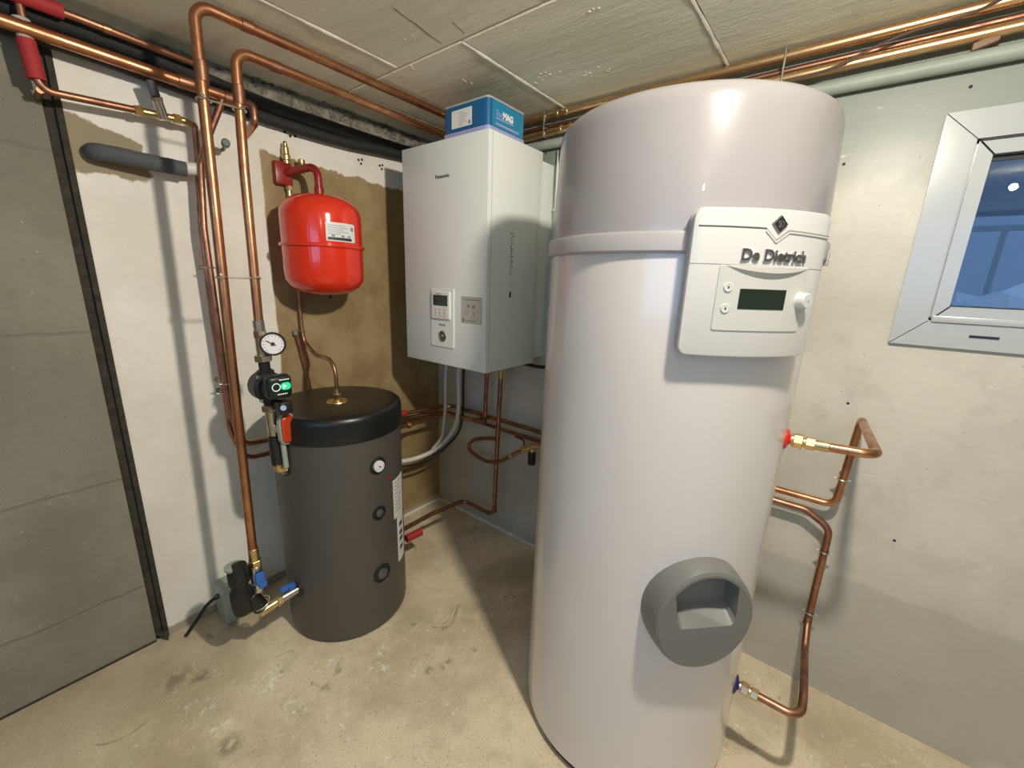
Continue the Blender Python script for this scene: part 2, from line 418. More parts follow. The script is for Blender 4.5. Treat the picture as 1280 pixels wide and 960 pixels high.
# left wall: plastered part and, past a dark joint, bare concrete
wl = struct('wall_left', G().box((-.2, -1.425, 0), (0, 0, 2.045)), WLEFT)
def roughstrip():
    g = G(); vs = []; fs = []; ny, nz = 90, 8
    for i in range(ny+1):
        y = -1.425+1.425*i/ny
        for j in range(nz+1):
            z = 2.04+(H-2.04+.01)*j/nz
            vs.append((-.012+random.uniform(-.012, .014)*(0 < j < nz)+(.018 if random.random() < .06 else 0), y, z))
    for i in range(ny):
        for j in range(nz): a = i*(nz+1)+j; fs.append((a, a+nz+1, a+nz+2, a+1))
    return g.add(vs, fs)
struct('rough_concrete_edge', roughstrip(), ROUGH, wl, ang=20)
struct('joint_filler', G().box((-.06, -1.462, 0), (-.012, -1.42, H)).box((-.025, -1.436, 0), (.004, -1.4205, 2.045), .002).add([(-.01, -1.462, .03), (.03, -1.43, .002), (.004, -1.42, .03), (-.01, -1.42, .002)], [(0, 1, 2), (0, 1, 3), (1, 2, 3), (0, 2, 3)]), GAP, wl)
struct('concrete_panel', G().box((-.2, YF-.2, 0), (-.004, -1.460, H)), CONC, wl)
struct('floor_gap', G().box((-.01, YF, 0), (.001, -1.46, .006)), GAP, wl)
hl = G()
for y, z in ((-.795, 1.955), (-.775, 1.945), (-.765, 1.962), (-.755, 1.95), (-.472, 1.925), (-.455, 1.93), (-.46, 1.912), (-.36, 1.925), (-.345, 1.93), (-.35, 1.912)):
    hl.cyl((-.001, y, z), (.0015, y, z), .0055, 8)
struct('drill_hole', hl, GAP, wl)['kind'] = 'stuff'
struct('wall_right', G().box((XR, YF-.2, 0), (XR+.2, 0, H)), CONC)
struct('wall_front', G().box((-.2, YF-.2, 0), (1.3, YF, H)).box((4.0, YF-.2, 0), (XR+.2, YF, H)).box((1.3, YF-.2, 2.08), (4.0, YF, H)).box((1.3, YF-.2, 0), (4.0, YF, 1.32)).box((1.2, YF-.25, 1.3), (4.1, YF-.2, 2.1)), CONC)  # last box is an added blind board shutting world light out of the opening
# ceiling: concrete slabs in running bond with pale mortar beads between
ce = struct('ceiling', G().box((-.2, YF-.2, H+.006), (XR+.2, .2, H+.15)), MORTAR)
rows = [(-.618, .02, .19), (-1.87, -.618, .508), (-3.1, -1.87, .19), (YF-.1, -3.1, .508)]
jw = .006
for y0, y1, xs in rows:
    x = xs-.62
    while x < XR:
        a, b = max(x, -.1), min(x+.62, XR+.1)
        struct('slab', G().box((a+jw, y0+jw*.6, H), (b-jw, y1-jw*.6, H+.03), .004, 1), SLAB, ce)
        x += .62
bead = G()
for x, ya, yb in ((.81, -.61, -.02), (1.43, -.61, -.02), (.508, -1.86, -.63), (1.128, -1.86, -.63), (1.748, -1.86, -.63)):
    bead.tube([(x+random.uniform(-.001, .001), ya+(yb-ya)*i/14, H+.003) for i in range(15)], .0065, 0, 8, wob=.25)
struct('mortar_bead', bead, MORTAR, ce)
crk = G()
crk.tube([(.775, -.835, H), (.768, -.79, H), (.766, -.75, H), (.756, -.70, H), (.752, -.64, H)], .0010, 0, 6, wob=.4)
crk.tube([(.86, -.70, H), (.853, -.66, H), (.85, -.64, H)], .0008, 0, 6)
struct('crack', crk, GAP, ce)['kind'] = 'stuff'
sp = G()
for cx, cy, n, w in ((1.04, -.22, 9, .03), (.90, -.30, 7, .03), (.62, -.42, 5, .03), (.55, -.60, 4, .02), (1.20, -.52, 4, .02), (1.62, -.55, 3, .02), (.70, -.72, 3, .02)):
    for k in range(n):
        x, y = cx+random.gauss(0, w), cy+random.gauss(0, w*.5); r = random.uniform(.002, .006)
        sp.lathe([(r, 0), (r*.8, -.0015), (0, -.002)], (x, y, H), (0, 0, 1), 7, sx=random.uniform(.6, 1.8))
struct('mortar_splash', sp, MORTAR, ce)['kind'] = 'stuff'
# pale filler strip in the floor corner
struct('trim_1', G().box((-.002, -.62, 0), (.012, 0, .016), .004).box((0, -.012, 0), (1.3, .002, .016), .004), MORTAR)

# ------------------------------------------------------------------ window
win = struct('window_1', G().box((wx0, .005, wz0), (wx1, .045, wz0+.008)).box((wx0, .005, wz1-.008), (wx1, .045, wz1)).box((wx0, .005, wz0), (wx0+.006, .045, wz1)).box((wx1-.006, .005, wz0), (wx1, .045, wz1)), UPVC)
def mitre(x0, x1, z0, z1, w, ya, yb, parent, name, m, w2=None):
    w2 = w2 or w
    O = [(x0, z0), (x1, z0), (x1, z1), (x0, z1)]; I_ = [(x0+w, z0+w2), (x1-w, z0+w2), (x1-w, z1-w2), (x0+w, z1-w2)]
    for i in range(4):
        j = (i+1) % 4; q = [O[i], O[j], I_[j], I_[i]]; c = Vector((sum(p[0] for p in q)/4, sum(p[1] for p in q)/4))
        q = [(c.x+(p[0]-c.x)*(1-.0006/w*.5), c.y+(p[1]-c.y)*(1-.0006/w*.5)) for p in q]
        vs = [(p[0], ya, p[1]) for p in q]+[(p[0], yb+.0015, p[1]) for p in q]
        ins = [(c.x+(p[0]-c.x)*.985, c.y+(p[1]-c.y)*.985) for p in q]
        vs += [(p[0], yb, p[1]) for p in q]
        fs = [(0, 1, 2, 3), (4, 5, 6, 7)[::-1]]+[(k, (k+1) % 4, 4+(k+1) % 4, 4+k) for k in range(4)]
        struct(name, G().add(vs[:8], fs), m, parent)
mitre(1.987, wx1+.072, 1.272, wz1+.070, .070, 0, -.016, win, 'frame_board', UPVC)
mitre(wx0+.003, wx1-.003, wz0+.003, wz1-.003, .031, .03, -.012, win, 'sash_rail', UPVC, .036)
struct('glazing_bead', G().box((wx0+.004, -.022, wz0-.004), (wx1-.004, -.008, wz0+.014), .003), UPVC, win)
struct('gasket', G().box((wx0+.03, .012, wz1-.052), (wx1-.03, .02, wz1-.036)).box((wx0+.03, .012, wz0+.034), (wx1-.03, .02, wz0+.041)).box((wx0+.006, -.0135, wz1-.006), (wx1-.006, -.011, wz1-.001)), GASKET, win)
struct('glass_pane', G().box((wx0+.028, .014, wz0+.03), (wx1-.028, .018, wz1-.03)), GLASS, win)
struct('slot_cover', G().box((2.145, -.0175, 1.305), (2.20, -.0155, 1.311)), BLACK, win)
# the light well outside it
lw = struct('wall_lightwell', G().box((1.5, 1.05, .9), (3.6, 1.15, 2.6)).box((1.4, .2, .9), (1.5, 1.15, 2.6)).box((3.6, .2, .9), (3.7, 1.15, 2.6)).box((1.4, .2, .9), (3.7, 1.15, 1.0)).box((1.4, .2, 2.3), (3.7, .55, 2.4)), WELLD)
for i in range(6):
    x = 1.65+.345*i
    struct('lining_panel', G().box((x, 1.03, 1.0), (x+.325, 1.05, 1.678), .003, 1), WELLM, lw)
struct('lining_panel', G().box((1.52, 1.03, 1.702), (3.58, 1.05, 2.5), .003, 1), WELLM, lw)
fg = G(); vs = []; fs = []
for i in range(25):
    for j in range(11):
        e = min(i, 24-i, 12)/12*min(j, 10-j)/5
        vs.append((1.90+.055*i, .30+.05*j, 1.0+.53*e**.3+random.uniform(-.035, .035)*(e > 0)))
for i in range(24):
    for j in range(10): a = i*11+j; fs.append((a, a+11, a+12, a+1))
solo('plastic_sheet', G().add(vs, fs), FILM, 'crumpled clear plastic sheet lying outside behind the window glass', 'plastic sheet', (2.7, .6, 1.0), ang=12)

# ------------------------------------------------------------------ big water heater
TC = (1.483, -.477); t = thing('water_heater', 'tall light grey cylindrical water heater with white control panel, largest tank in the room', 'water heater', (*TC, 0))
o3 = (*TC, 0)
part('base_ring', G().lathe([(.30, 0), (.318, .002), (.318, .022), (.30, .024)], o3, n=96), BLACK, t, 'black rim under the tank')
part('body', G().lathe([(.30, .02), (.322, .022), (.330, .03), (.330, .6), (.329, 1.2), (.327, 1.47), (.325, 1.49), (.30, 1.49)], o3, n=128), TANK, t)
part('upper_casing', G().lathe([(.30, 1.48), (.329, 1.485), (.3285, 1.53), (.320, 1.745), (.3185, 1.762), (.313, 1.775), (.303, 1.783), (.28, 1.787), (0, 1.79)], o3, n=128), TANKUP, t, 'slightly darker tapered upper casing')
part('band', G().lathe([(.320, 1.476), (.334, 1.477), (.3375, 1.481), (.3375, 1.512), (.335, 1.517), (.325, 1.5195)], o3, n=128), BAND, t, 'projecting grey band round the tank')
part('band_clip', G().box((1.812, -.485, 1.468), (1.823, -.465, 1.500), .003), BAND, t)
A0 = rad(-44.5); RP = .365
mp = around(TC, RP, A0)
cp = part('control_panel', G().plate(mp, -.1465, .1445, 1.280, 1.556, .018, [(-.014, 0), (-.006, .0), (-.001, .0022), (0, .006)], 26), PANEL, t, 'white curved control panel')
part('back_shell', G().plate(mp, -.1500, .1465, 1.279, 1.5575, .020, [(-.05, 0), (-.016, 0), (-.0135, .004)], 26), BAND, cp, 'grey back shell of the panel')
# grooves, seams
gr = G()
def strip(pts, w, d0=-.0015, d1=.0012, g=None):
    for (a, b) in zip(pts, pts[1:]):
        n = max(1, int(abs(b[0]-a[0])/.012)); L_ = math.hypot(b[0]-a[0], b[1]-a[1]); nx, nz = -(b[1]-a[1])/L_*w/2, (b[0]-a[0])/L_*w/2
        for k in range(n):
            p = (a[0]+(b[0]-a[0])*k/n, a[1]+(b[1]-a[1])*k/n); q = (a[0]+(b[0]-a[0])*(k+1)/n, a[1]+(b[1]-a[1])*(k+1)/n)
            c = [(p[0]+nx, p[1]+nz), (q[0]+nx, q[1]+nz), (q[0]-nx, q[1]-nz), (p[0]-nx, p[1]-nz)]
            g.add([mp(x, z, d0) for x, z in c]+[mp(x, z, d1) for x, z in c], [(3, 2, 1, 0), (4, 5, 6, 7)]+[(i, (i+1) % 4, 4+(i+1) % 4, 4+i) for i in range(4)])
strip([(-.137, 1.5227), (-.0160, 1.5205), (.0075, 1.5010), (.0310, 1.5190), (.142, 1.5155)], .0022, -.0015, .0004, gr)
part('groove', gr, GROOVE, cp); gr = G()
strip([(-.1435, 1.4560), (.142, 1.4530)], .0013, -.0015, .0003, gr)
part('groove', gr, GROOVE, cp)
rg = G(); strip([(-.136, 1.5250), (-.0150, 1.5230)], .0025, -.001, .002, rg); strip([(-.016, 1.5175), (.0075, 1.4975), (.032, 1.5160), (.141, 1.5125)], .003, -.001, .002, rg)
strip([(.022, 1.528), (.030, 1.5545)], .0022, -.001, .0016, rg)
part('raised_edge', rg, PANEL, cp)
part('face_plate', G().plate(mp, -.0905, .0960, 1.3325, 1.4545, .004, [(-.002, 0), (.0012, 0), (.0022, .001)], 18), PANEL2, cp)
# finger scoop: shallow raised lens under the seam, the recess's shade put into its grey
sc = G(); vs = []; fs = []
for i in range(25):
    x = -.080+.172*i/24; zt = 1.4540-.0015*i/24; zb = zt-.0225*(1-((i-12)/12)**2)
    vs += [mp(x, zt, .0026), mp(x, (zt+zb)/2, .0060*(1-((i-12)/12)**2)+.0024), mp(x, zb, .0024)]
for i in range(24):
    for j in range(2): a = i*3+j; fs.append((a, a+3, a+4, a+1))
part('finger_scoop', G().add(vs, fs), mat('scoop_shade_grey', (.50, .49, .47), .4), cp, 'shallow arched scoop above the display')
part('display', G().plate(mp, -.0475, .0480, 1.3745, 1.4122, .001, [(0, 0), (.0030, 0)], 10), LCD, cp, 'dark green unlit display')
kn = mp(.0865, 1.3935, 0); kd = (mp(.0865, 1.3935, 1)-kn)
part('knob', G().lathe([(.0165, 0), (.0165, .003), (.0150, .004), (.0145, .017), (.0128, .019), (0, .0192)], kn, kd, 32), PANEL, cp)
part('knob_mark', G().cyl(kn+kd*.0192, kn+kd*.0197, .0012, 8), INK, cp)
for z in (1.4140, 1.3745):
    p = mp(-.0700, z, 0); d = mp(-.07, z, 1)-p
    bt = part('button', G().lathe([(.0088, 0), (.0088, .0035), (.0078, .0045), (.0045, .0040), (0, .0040)], p, d, 24), PANEL, cp)
im = G()
for z in (1.4140, 1.3745): part('button_mark', G().plate(mp, -.0712, -.0688, z-.002, z+.002, .0003, [(.0040, 0), (.0048, 0)], 2), INK, cp)
part('lettering', G().text('De Dietrich', .0290, mp, -.0565, 1.4640, 0, .004, .0009, width=.136), MIRROR, cp, 'chrome raised letters')
em = G()
def rhomb(g, cx, cz, hx, hz, d0, d1):
    P_ = [(cx, cz-hz), (cx+hx, cz), (cx, cz+hz), (cx-hx, cz)]
    g.add([mp(x, z, d0) for x, z in P_]+[mp(cx+(x-cx)*.85, cz+(z-cz)*.85, d1) for x, z in P_], [(0, 1, 2, 3), (7, 6, 5, 4)]+[(i, (i+1) % 4, 4+(i+1) % 4, 4+i) for i in range(4)])
rhomb(em, .0090, 1.5290, .0165, .0165, -.001, .004)
part('emblem', em, mat('dark_chrome', (.22, .22, .23), .22, 1), cp, 'dark diamond emblem')
e2 = G(); c0 = mp(.009, 1.529, .0042); cd_ = mp(.009, 1.529, 1)-mp(.009, 1.529, 0); e2.torus(c0, cd_, .0058, .0009, 20, 6)
e2.plate(mp, .0078, .0102, 1.5245, 1.5335, .0002, [(.003, 0), (.0048, 0)], 2)
for a, b in (((-.0065, 0), (0, .0065)), ((.009-.009, -.0), (0, 0))):
    pass
part('emblem_relief', e2, MIRROR, cp)
# service cover with pocket
ca = rad(-46); n_ = Vector((cos(ca), sin(ca), 0)); u_ = Vector((-sin(ca), cos(ca), 0)); oc = Vector((*TC, 0))+n_*.33
cz = .662
cv = G().lathe([(.141, -.12), (.141, -.02), (.139, .012), (.135, .036), (.132, .043), (.125, .047), (0, .0475)], oc+Vector((u_.x*.002, u_.y*.002, cz)), n_, 96, sx=.885)
cvo = part('service_cover', cv, COVER, t, 'round mid grey cover with recessed grip')
fm = flat(oc, u_, n_)
def cutter():
    out = []
    for i in range(13):
        q = rad(142-94*i/12); out.append((.002+.103*cos(q), .662+.120*sin(q)))
    bot = [(-.066, .662), (-.060, .651), (-.052, .646), (.064, .650), (.071, .655), (.076, .668)]
    P_ = bot+out[::-1]; P2 = [(x*.93, (z+.030*max(0, min(1, (.70-z)/.05)))) for x, z in P_]
    g = G(); n = len(P_)
    g.add([fm(x+(x-x2)*.7, z+(z-z2)*.7, .080) for (x, z), (x2, z2) in zip(P_, P2)]+[fm(x, z, .002) for x, z in P2], [tuple(range(n)), tuple(reversed(range(n, 2*n)))]+[(i, (i+1) % n, n+(i+1) % n, n+i) for i in range(n)])
    me = bpy.data.meshes.new('cut'); me.from_pydata([v-Vector(o3) for v in g.v], [], g.f)
    bm = bmesh.new(); bm.from_mesh(me); bmesh.ops.recalc_face_normals(bm, faces=bm.faces[:]); bm.to_mesh(me); bm.free()
    return bpy.data.objects.new('cut', me)
cu = cutter(); COL.objects.link(cu); cu.location = o3
bpy.context.view_layer.update()
md = cvo.modifiers.new('b', 'BOOLEAN'); md.object = cu; md.operation = 'DIFFERENCE'; md.solver = 'EXACT'
me = bpy.data.meshes.new_from_object(cvo.evaluated_get(bpy.context.evaluated_depsgraph_get()))
cvo.modifiers.clear(); cvo.data = me; me.set_sharp_from_angle(angle=rad(25)); bpy.data.objects.remove(cu)
me.materials.clear(); me.materials.append(COVER)
# connection collars on the right side
for z, m, nm, lb in ((1.056, REDP, 'hot_collar', 'red disc round the upper connection'), (.290, BLUED, 'cold_collar', 'dark blue disc round the lower connection')):
    part(nm, G().lathe([(.026, -.006), (.027, .002), (.024, .005), (.012, .009), (.012, .014)], (1.812, -.477, z), (1, 0, 0), 28), m, t, lb)

# ------------------------------------------------------------------ anthracite buffer tank
BC = (.367, -.853); t = thing('buffer_tank', 'dark grey cylindrical buffer tank with black lid standing in the left corner', 'tank', (*BC, 0)); o3 = (*BC, 0)
part('body', G().lathe([(.20, 0), (.226, .002), (.235, .012), (.238, .03), (.238, .835), (.22, .835)], o3, n=96), GREYV, t)
part('lid', G().lathe([(.236, .832), (.243, .834), (.244, .85), (.243, .905), (.240, .922), (.230, .930), (.215, .932), (.12, .931), (.03, .926), (0, .926)], o3, n=96), BLACKG, t, 'black vinyl lid', ang=50)
part('top_fitting', G().lathe([(.040, .926), (.038, .930), (.020, .931), (.020, .936)], o3, n=28).hexn((*BC, .934), (*BC, .958), .016).cyl((*BC, .955), (*BC, .975), .010), BRASS, t, 'brass fitting in the middle of the lid')
def port(a, z, r, nm):
    am = rad(a); d = Vector((cos(am), sin(am), 0)); c = Vector((*BC, z))+d*.2365
    pb = part(nm, G().torus(c+d*.0025, d, r, .0035, 32, 8).lathe([(r, 0), (r, .0025), (r*.92, .003), (0, .003)], c, d, 32), BLACK, t, 'black socket')
    return c, d, pb
c, d, pb = port(3, .722, .031, 'gauge_socket')
part('thermometer', G().lathe([(.0215, 0), (.0215, .011), (.019, .012), (0, .012)], c+d*.002, d, 32), DIAL, pb, 'round white dial')
dp = flat(c+d*.0145, Vector((-d.y, d.x, 0)), d)
nd = G().box((-.001, -.0006, -.001), (.001, .0006, .014), xf=lambda p: c+d*.0145+Vector((-d.y, d.x, 0))*(p.x*.7-p.z*.8)+Vector((0, 0, 1))*(p.z*.6)+d*p.y).cyl(c+d*.0135, c+d*.0165, .003, 12)
for k in range(11):
    a = rad(-130+26*k); nd.box((-.0005, -.0003, .015), (.0005, .0003, .018), xf=lambda p: c+d*.0145+Vector((-d.y, d.x, 0))*(p.x*cos(a)+p.z*sin(a))+Vector((0, 0, 1))*(p.z*cos(a)-p.x*sin(a))+d*p.y)
part('needle', nd, INK, pb)
for a, z, r in ((2, .527, .026), (2, .257, .036)):
    c, d, pb = port(a, z, r, 'plug_socket')
    part('plug', G().lathe([(r*.62, 0), (r*.62, .008), (r*.5, .010), (0, .010)], c, d, 8), mat('dull_grey_metal', (.16, .16, .155), .45, .6), pb)
    part('trim_ring', G().torus(c+d*.004, d, r*1.02, .0016, 32, 6), CHROME, pb)
bm_ = around(BC, .238, 0)
part('warning_dot', G().cyl(bm_(rad(16)*.238, .652, -.001), bm_(rad(16)*.238, .652, .001), .011, 16), mat('dark_pink', (.25, .03, .05), .5), t, 'dark pink round sticker')
s1 = part('sticker', G().plate(bm_, rad(21)*.238, rad(43)*.238, .455, .625, .002, [(0, 0), (.0014, 0)], 6), PAPER, t, 'white paper sticker')
s2 = part('sticker', G().plate(bm_, rad(26)*.238, rad(42)*.238, .24, .452, .006, [(0, 0), (.0014, 0)], 6), PAPER, t, 'white paper sticker')
pr = G()
for k in range(9): pr.plate(bm_, rad(23)*.238, rad(23+random.uniform(8, 16))*.238, .61-.016*k, .613-.016*k, .0005, [(.0012, 0), (.0018, 0)], 3)
part('printing', pr, INKG, s1, kind='stuff')
pr = G()
for z in (.40, .36, .33, .29): pr.plate(bm_, rad(30)*.238, rad(37)*.238, z, z+.018, .003, [(.0012, 0), (.0018, 0)], 3)
part('printing', pr, INK, s2, kind='stuff')

# ------------------------------------------------------------------ wall-hung heat pump module
X0, X1, Y0, Y1, Z0, Z1 = .275, .773, -.44, -.10, 1.042, 1.934
t = thing('wall_boiler', 'white boxy wall-hung heating unit with small control panel, under the blue carton', 'heater', (.524, -.1, Z0))
part('casing', G().box((X0, Y0, Z0), (X1, Y1, Z1), .004, 2), WHITE, t)
part('back_plate', G().box((X0+.02, Y1, Z0+.02), (X1-.01, -.001, Z1-.03)), WHITE, t)
part('edge_seam', G().box((X1-.0005, Y0+.020, Z0+.02), (X1+.0006, Y0+.0225, Z1-.004)).box((X1-.0005, Y1-.02, Z0+.01), (X1+.0006, Y1-.018, Z1-.01)), WHITE2, t)
bf = flat((0, Y0, 0), (1, 0, 0), (0, -1, 0)); bs = flat((X1, 0, 0), (0, 1, 0), (1, 0, 0))
part('lettering', G().text('Panasonic', .019, bf, .487, 1.7975, 0, .0006, .0004, width=.082), INK, t, 'dark maker lettering')
pn = part('control_panel', G().plate(bf, .457, .597, 1.122, 1.370, .003, [(0, 0), (.004, 0), (.005, .001)], 3), WHITE, t)
part('controller', G().plate(bf, .472, .580, 1.243, 1.357, .003, [(.004, 0), (.012, 0), (.014, .002)], 3), PANEL, pn)
part('display', G().plate(bf, .482, .570, 1.298, 1.342, .001, [(.012, 0), (.0146, 0)], 2), LCD, pn, 'black display')
for i in range(3):
    for j in range(3): part('key', G().plate(bf, .488+.028*i, .504+.028*i, 1.252+.013*j, 1.260+.013*j, .0035, [(.013, 0), (.0152, .0005)], 2), WHITE2, pn)
part('printing', G().text('Panasonic', .008, bf, .498, 1.3455, .014, .0005, .0002).plate(bf, .508, .522, 1.213, 1.221, .001, [(.004, 0), (.0055, 0)], 2).plate(bf, .525, .535, 1.213, 1.219, .001, [(.004, 0), (.0055, 0)], 2).plate(bf, .538, .546, 1.212, 1.222, .001, [(.004, 0), (.0055, 0)], 2), INKG, pn, kind='stuff')
gc = Vector((.5285, Y0-.0045, 1.168)); gd = Vector((0, -1, 0))
part('pressure_gauge', G().torus(gc, gd, .021, .0035, 32, 8), CHROME, pn, 'small round pressure gauge')
part('gauge_face', G().cyl(gc, gc+gd*.0015, .020, 28), GREYV, pn)
part('needle', G().box((-.002, -.001, -.004), (.002, .001, .016), xf=lambda p: gc+gd*(.002+p.y)+Vector((p.x+p.z*.4, 0, -p.z*.2+p.x*.5+.004))), DIAL, pn)
lb = part('diagram_label', G().plate(bf, .640, .752, 1.237, 1.342, .001, [(0, 0), (.0007, 0)], 2), PAPER2, t, 'grey framed wiring diagram label')
pr = G()
pr.box((.640, Y0-.0013, 1.3405), (.752, Y0-.0006, 1.342)).box((.640, Y0-.0013, 1.237), (.752, Y0-.0006, 1.2385)).box((.640, Y0-.0013, 1.237), (.6413, Y0-.0006, 1.342)).box((.7507, Y0-.0013, 1.237), (.752, Y0-.0006, 1.342))
pr.box((.650, Y0-.0012, 1.329), (.742, Y0-.0006, 1.333)).box((.645, Y0-.0012, 1.242), (.657, Y0-.0006, 1.256))
for x, z, w, h in ((.672, 1.30, .014, .012), (.70, 1.298, .014, .012), (.655, 1.283, .012, .002), (.72, 1.285, .014, .002), (.675, 1.27, .002, .022), (.69, 1.262, .03, .0015), (.662, 1.272, .006, .006), (.705, 1.272, .008, .010), (.665, 1.246, .06, .003)):
    pr.box((x, Y0-.0012, z), (x+w, Y0-.0006, z+h))
part('printing', pr, INKG, lb, kind='stuff')
# unreadable vertical handwriting-size print on the side
st = G()
for k in range(17):
    z = 1.597-.0098*k
    for q in range(3):
        yy = -.300+random.uniform(0, .016); st.box((X1, yy, z-random.uniform(.003, .007)), (X1+.0006, yy+random.uniform(.0015, .008), z))
for k in range(4):
    yy = -.300+random.uniform(0, .012); st.box((X1, yy, 1.418-.008*k), (X1+.0006, yy+.006, 1.4205-.008*k))
part('side_printing', st, INKG, t, 'vertical dark printing on the side', kind='stuff')
part('cable_slot', G().box((X1-.001, -.298, 1.343), (X1+.0008, -.286, 1.366), .0005), BLACK, t)
for x, y in ((.470, -.085), (.593, -.12)):
    part('union_nut', G().hexn((x, y, 1.0), (x, y, 1.028), .019).cyl((x, y, 1.02), (x, y, Z0+.01), .014).cyl((x, y, .965), (x, y, 1.0), .0145, bev=.002).cyl((x, y, .94), (x, y, .966), .0125), BRASS, t)

# ------------------------------------------------------------------ blue carton on top
bx = thing('carton', 'blue printed cardboard carton lying on top of the white heating unit', 'box', (.65, -.30, Z1))
def rbox(g, x0, x1, y0, y1, z0, z1, r=.018, m=6, ins=0):
    P_ = []
    for cx, cy, a in ((x1-r, y1-r, 0), (x0+r, y1-r, 90), (x0+r, y0+r, 180), (x1-r, y0+r, 270)):
        for k in range(m+1): q = rad(a+90*k/m); P_.append((cx+r*cos(q), cy+r*sin(q)))
    n = len(P_); g.add([(x, y, z0) for x, y in P_]+[(x, y, z1) for x, y in P_], [tuple(reversed(range(n))), tuple(range(n, 2*n))]+[(i, (i+1) % n, n+(i+1) % n, n+i) for i in range(n)]); return g
bx0, bx1, by0, by1 = .528, .760, -.432, -.215
part('body', rbox(G(), bx0, bx1, by0, by1, Z1+.004, 2.040), BLUEC, bx, ang=50)
part('tray_edge', rbox(G(), bx0-.004, bx1+.004, by0-.003, by1+.003, Z1+.0005, Z1+.014), LILAC, bx, 'pale lilac bottom edge')
part('lid_edge', rbox(G(), bx0-.001, bx1+.001, by0-.001, by1+.001, 2.036, 2.043), mat('grey_card_edge', (.35, .38, .40), .7), bx)
fb = flat((0, by0, 0), (1, 0, 0), (0, -1, 0)); sb = flat((bx1, 0, 0), (0, 1, 0), (1, 0, 0))
lbl = part('label', G().plate(fb, .575, .680, Z1+.028, Z1+.088, .001, [(0, 0), (.0008, 0)], 2), PAPER, bx, 'white address label')
pr = G().plate(fb, .664, .674, Z1+.033, Z1+.045, .0003, [(.0006, 0), (.0012, 0)], 2)
for k in range(6): pr.plate(fb, .612, .612+random.uniform(.02, .05), Z1+.036+.008*k, Z1+.0375+.008*k, .0003, [(.0006, 0), (.0011, 0)], 2)
part('printing', pr, INKG, lbl, kind='stuff')
part('side_panel', G().plate(sb, by0+.022, by1-.012, Z1+.018, 2.034, .001, [(-.002, 0), (.0006, 0)], 2), BLUEC2, bx, 'lighter blue side with printing')
part('lettering', G().text('Eco', .028, sb, -.388, Z1+.055, .0006, .0006, 0, width=.038), LILAC, bx)
part('lettering', G().text('MAG', .030, sb, -.352, Z1+.054, .0006, .0006, .0018, width=.060), DIAL, bx, 'bold white letters')
part('print_stripe', G().plate(sb, by0+.04, by1-.04, Z1+.026, Z1+.032, .001, [(0, 0), (.0014, 0)], 2).plate(sb, -.39, -.29, Z1+.045, Z1+.049, .001, [(0, 0), (.0014, 0)], 2), LILAC, bx)

# ------------------------------------------------------------------ red expansion vessel and its wall manifold
VC = Vector((.178, -.765, 1.325)); t = thing('expansion_vessel', 'glossy red expansion vessel hanging on the left wall above the dark tank', 'vessel', VC)
R_ = .150; Hh = .388
part('shell', G().lathe([(0, 0), (.05, .004), (.10, .016), (.132, .036), (.147, .062), (R_, .085), (R_, .170), (R_, .215), (R_, .300), (.147, .325), (.132, .352), (.10, .374), (.05, .385), (0, Hh)], VC, n=72), REDP, t, ang=60)
part('seam_flange', G().lathe([(R_-.005, .183), (.1575, .186), (.160, .190), (.160, .194), (.1575, .198), (R_-.005, .201)], VC, n=72), REDP, t)
part('valve_cap', G().cyl(VC+Vector((.01, .01, -.010)), VC+Vector((.01, .01, .006)), .007, 12), BLACK, t)
vm = around((VC.x, VC.y), R_, 0)
lb = part('label', G().plate(vm, rad(-23)*R_, rad(22)*R_, 1.533, 1.600, .003, [(.0, 0), (.0012, 0)], 12), PAPER, t, 'white data label with black bar')
pr = G().plate(vm, rad(-21)*R_, rad(15)*R_, 1.537, 1.547, .0005, [(.001, 0), (.0018, 0)], 10)
part('printing', pr, INK, lb)
pr = G().plate(vm, rad(14)*R_, rad(19)*R_, 1.574, 1.588, .002, [(.001, 0), (.0018, 0)], 3)
for k in range(5): pr.plate(vm, rad(-20)*R_, rad(random.uniform(-4, 10))*R_, 1.558+.0075*k, 1.5600+.0075*k, .0005, [(.001, 0), (.0017, 0)], 6)
for a in (-16, -2, 8): pr.plate(vm, rad(a)*R_, rad(a+5)*R_, 1.549, 1.556, .001, [(.001, 0), (.0018, 0)], 3)
part('fine_printing', pr, mat('blue_grey_ink', (.25, .27, .36), .5), lb, kind='stuff')
t = thing('vessel_bracket', 'dark red wall manifold with brass valves and curved arm above the red vessel', 'bracket', (0, -.82, 1.80))
part('block', G().box((.0, -.858, 1.752), (.030, -.792, 1.838), .006), REDD, t)
part('arm', G().tube([(.02, -.815, 1.797), (.10, -.785, 1.812), (.178, -.765, 1.812), (.178, -.765, 1.705)], .0145, .040), REDD, t)
part('arm_collar', G().cyl((.178, -.765, 1.708), (.178, -.765, 1.740), .018, 20, .002), REDD, t)
part('relief_valve', G().lathe([(.012, 0), (.012, .012), (.016, .014), (.016, .03), (.0125, .034), (.0125, .058), (.009, .062), (.009, .074)], (.03, -.812, 1.832), n=18), BRASS, t, 'brass relief valve')
part('valve_tip', G().cyl((.03, -.812, 1.902), (.03, -.812, 1.912), .006, 12), BLACK, t)
part('test_cap', G().cyl((.05, -.762, 1.805), (.05, -.762, 1.840), .009, 14).cyl((.05, -.762, 1.838), (.05, -.762, 1.856), .013, 14, .002), BRASS, t)
part('outlet_nipple', G().hexn((.022, -.808, 1.735), (.022, -.808, 1.753), .013).cyl((.022, -.808, 1.70), (.022, -.808, 1.738), .009), BRASS, t)

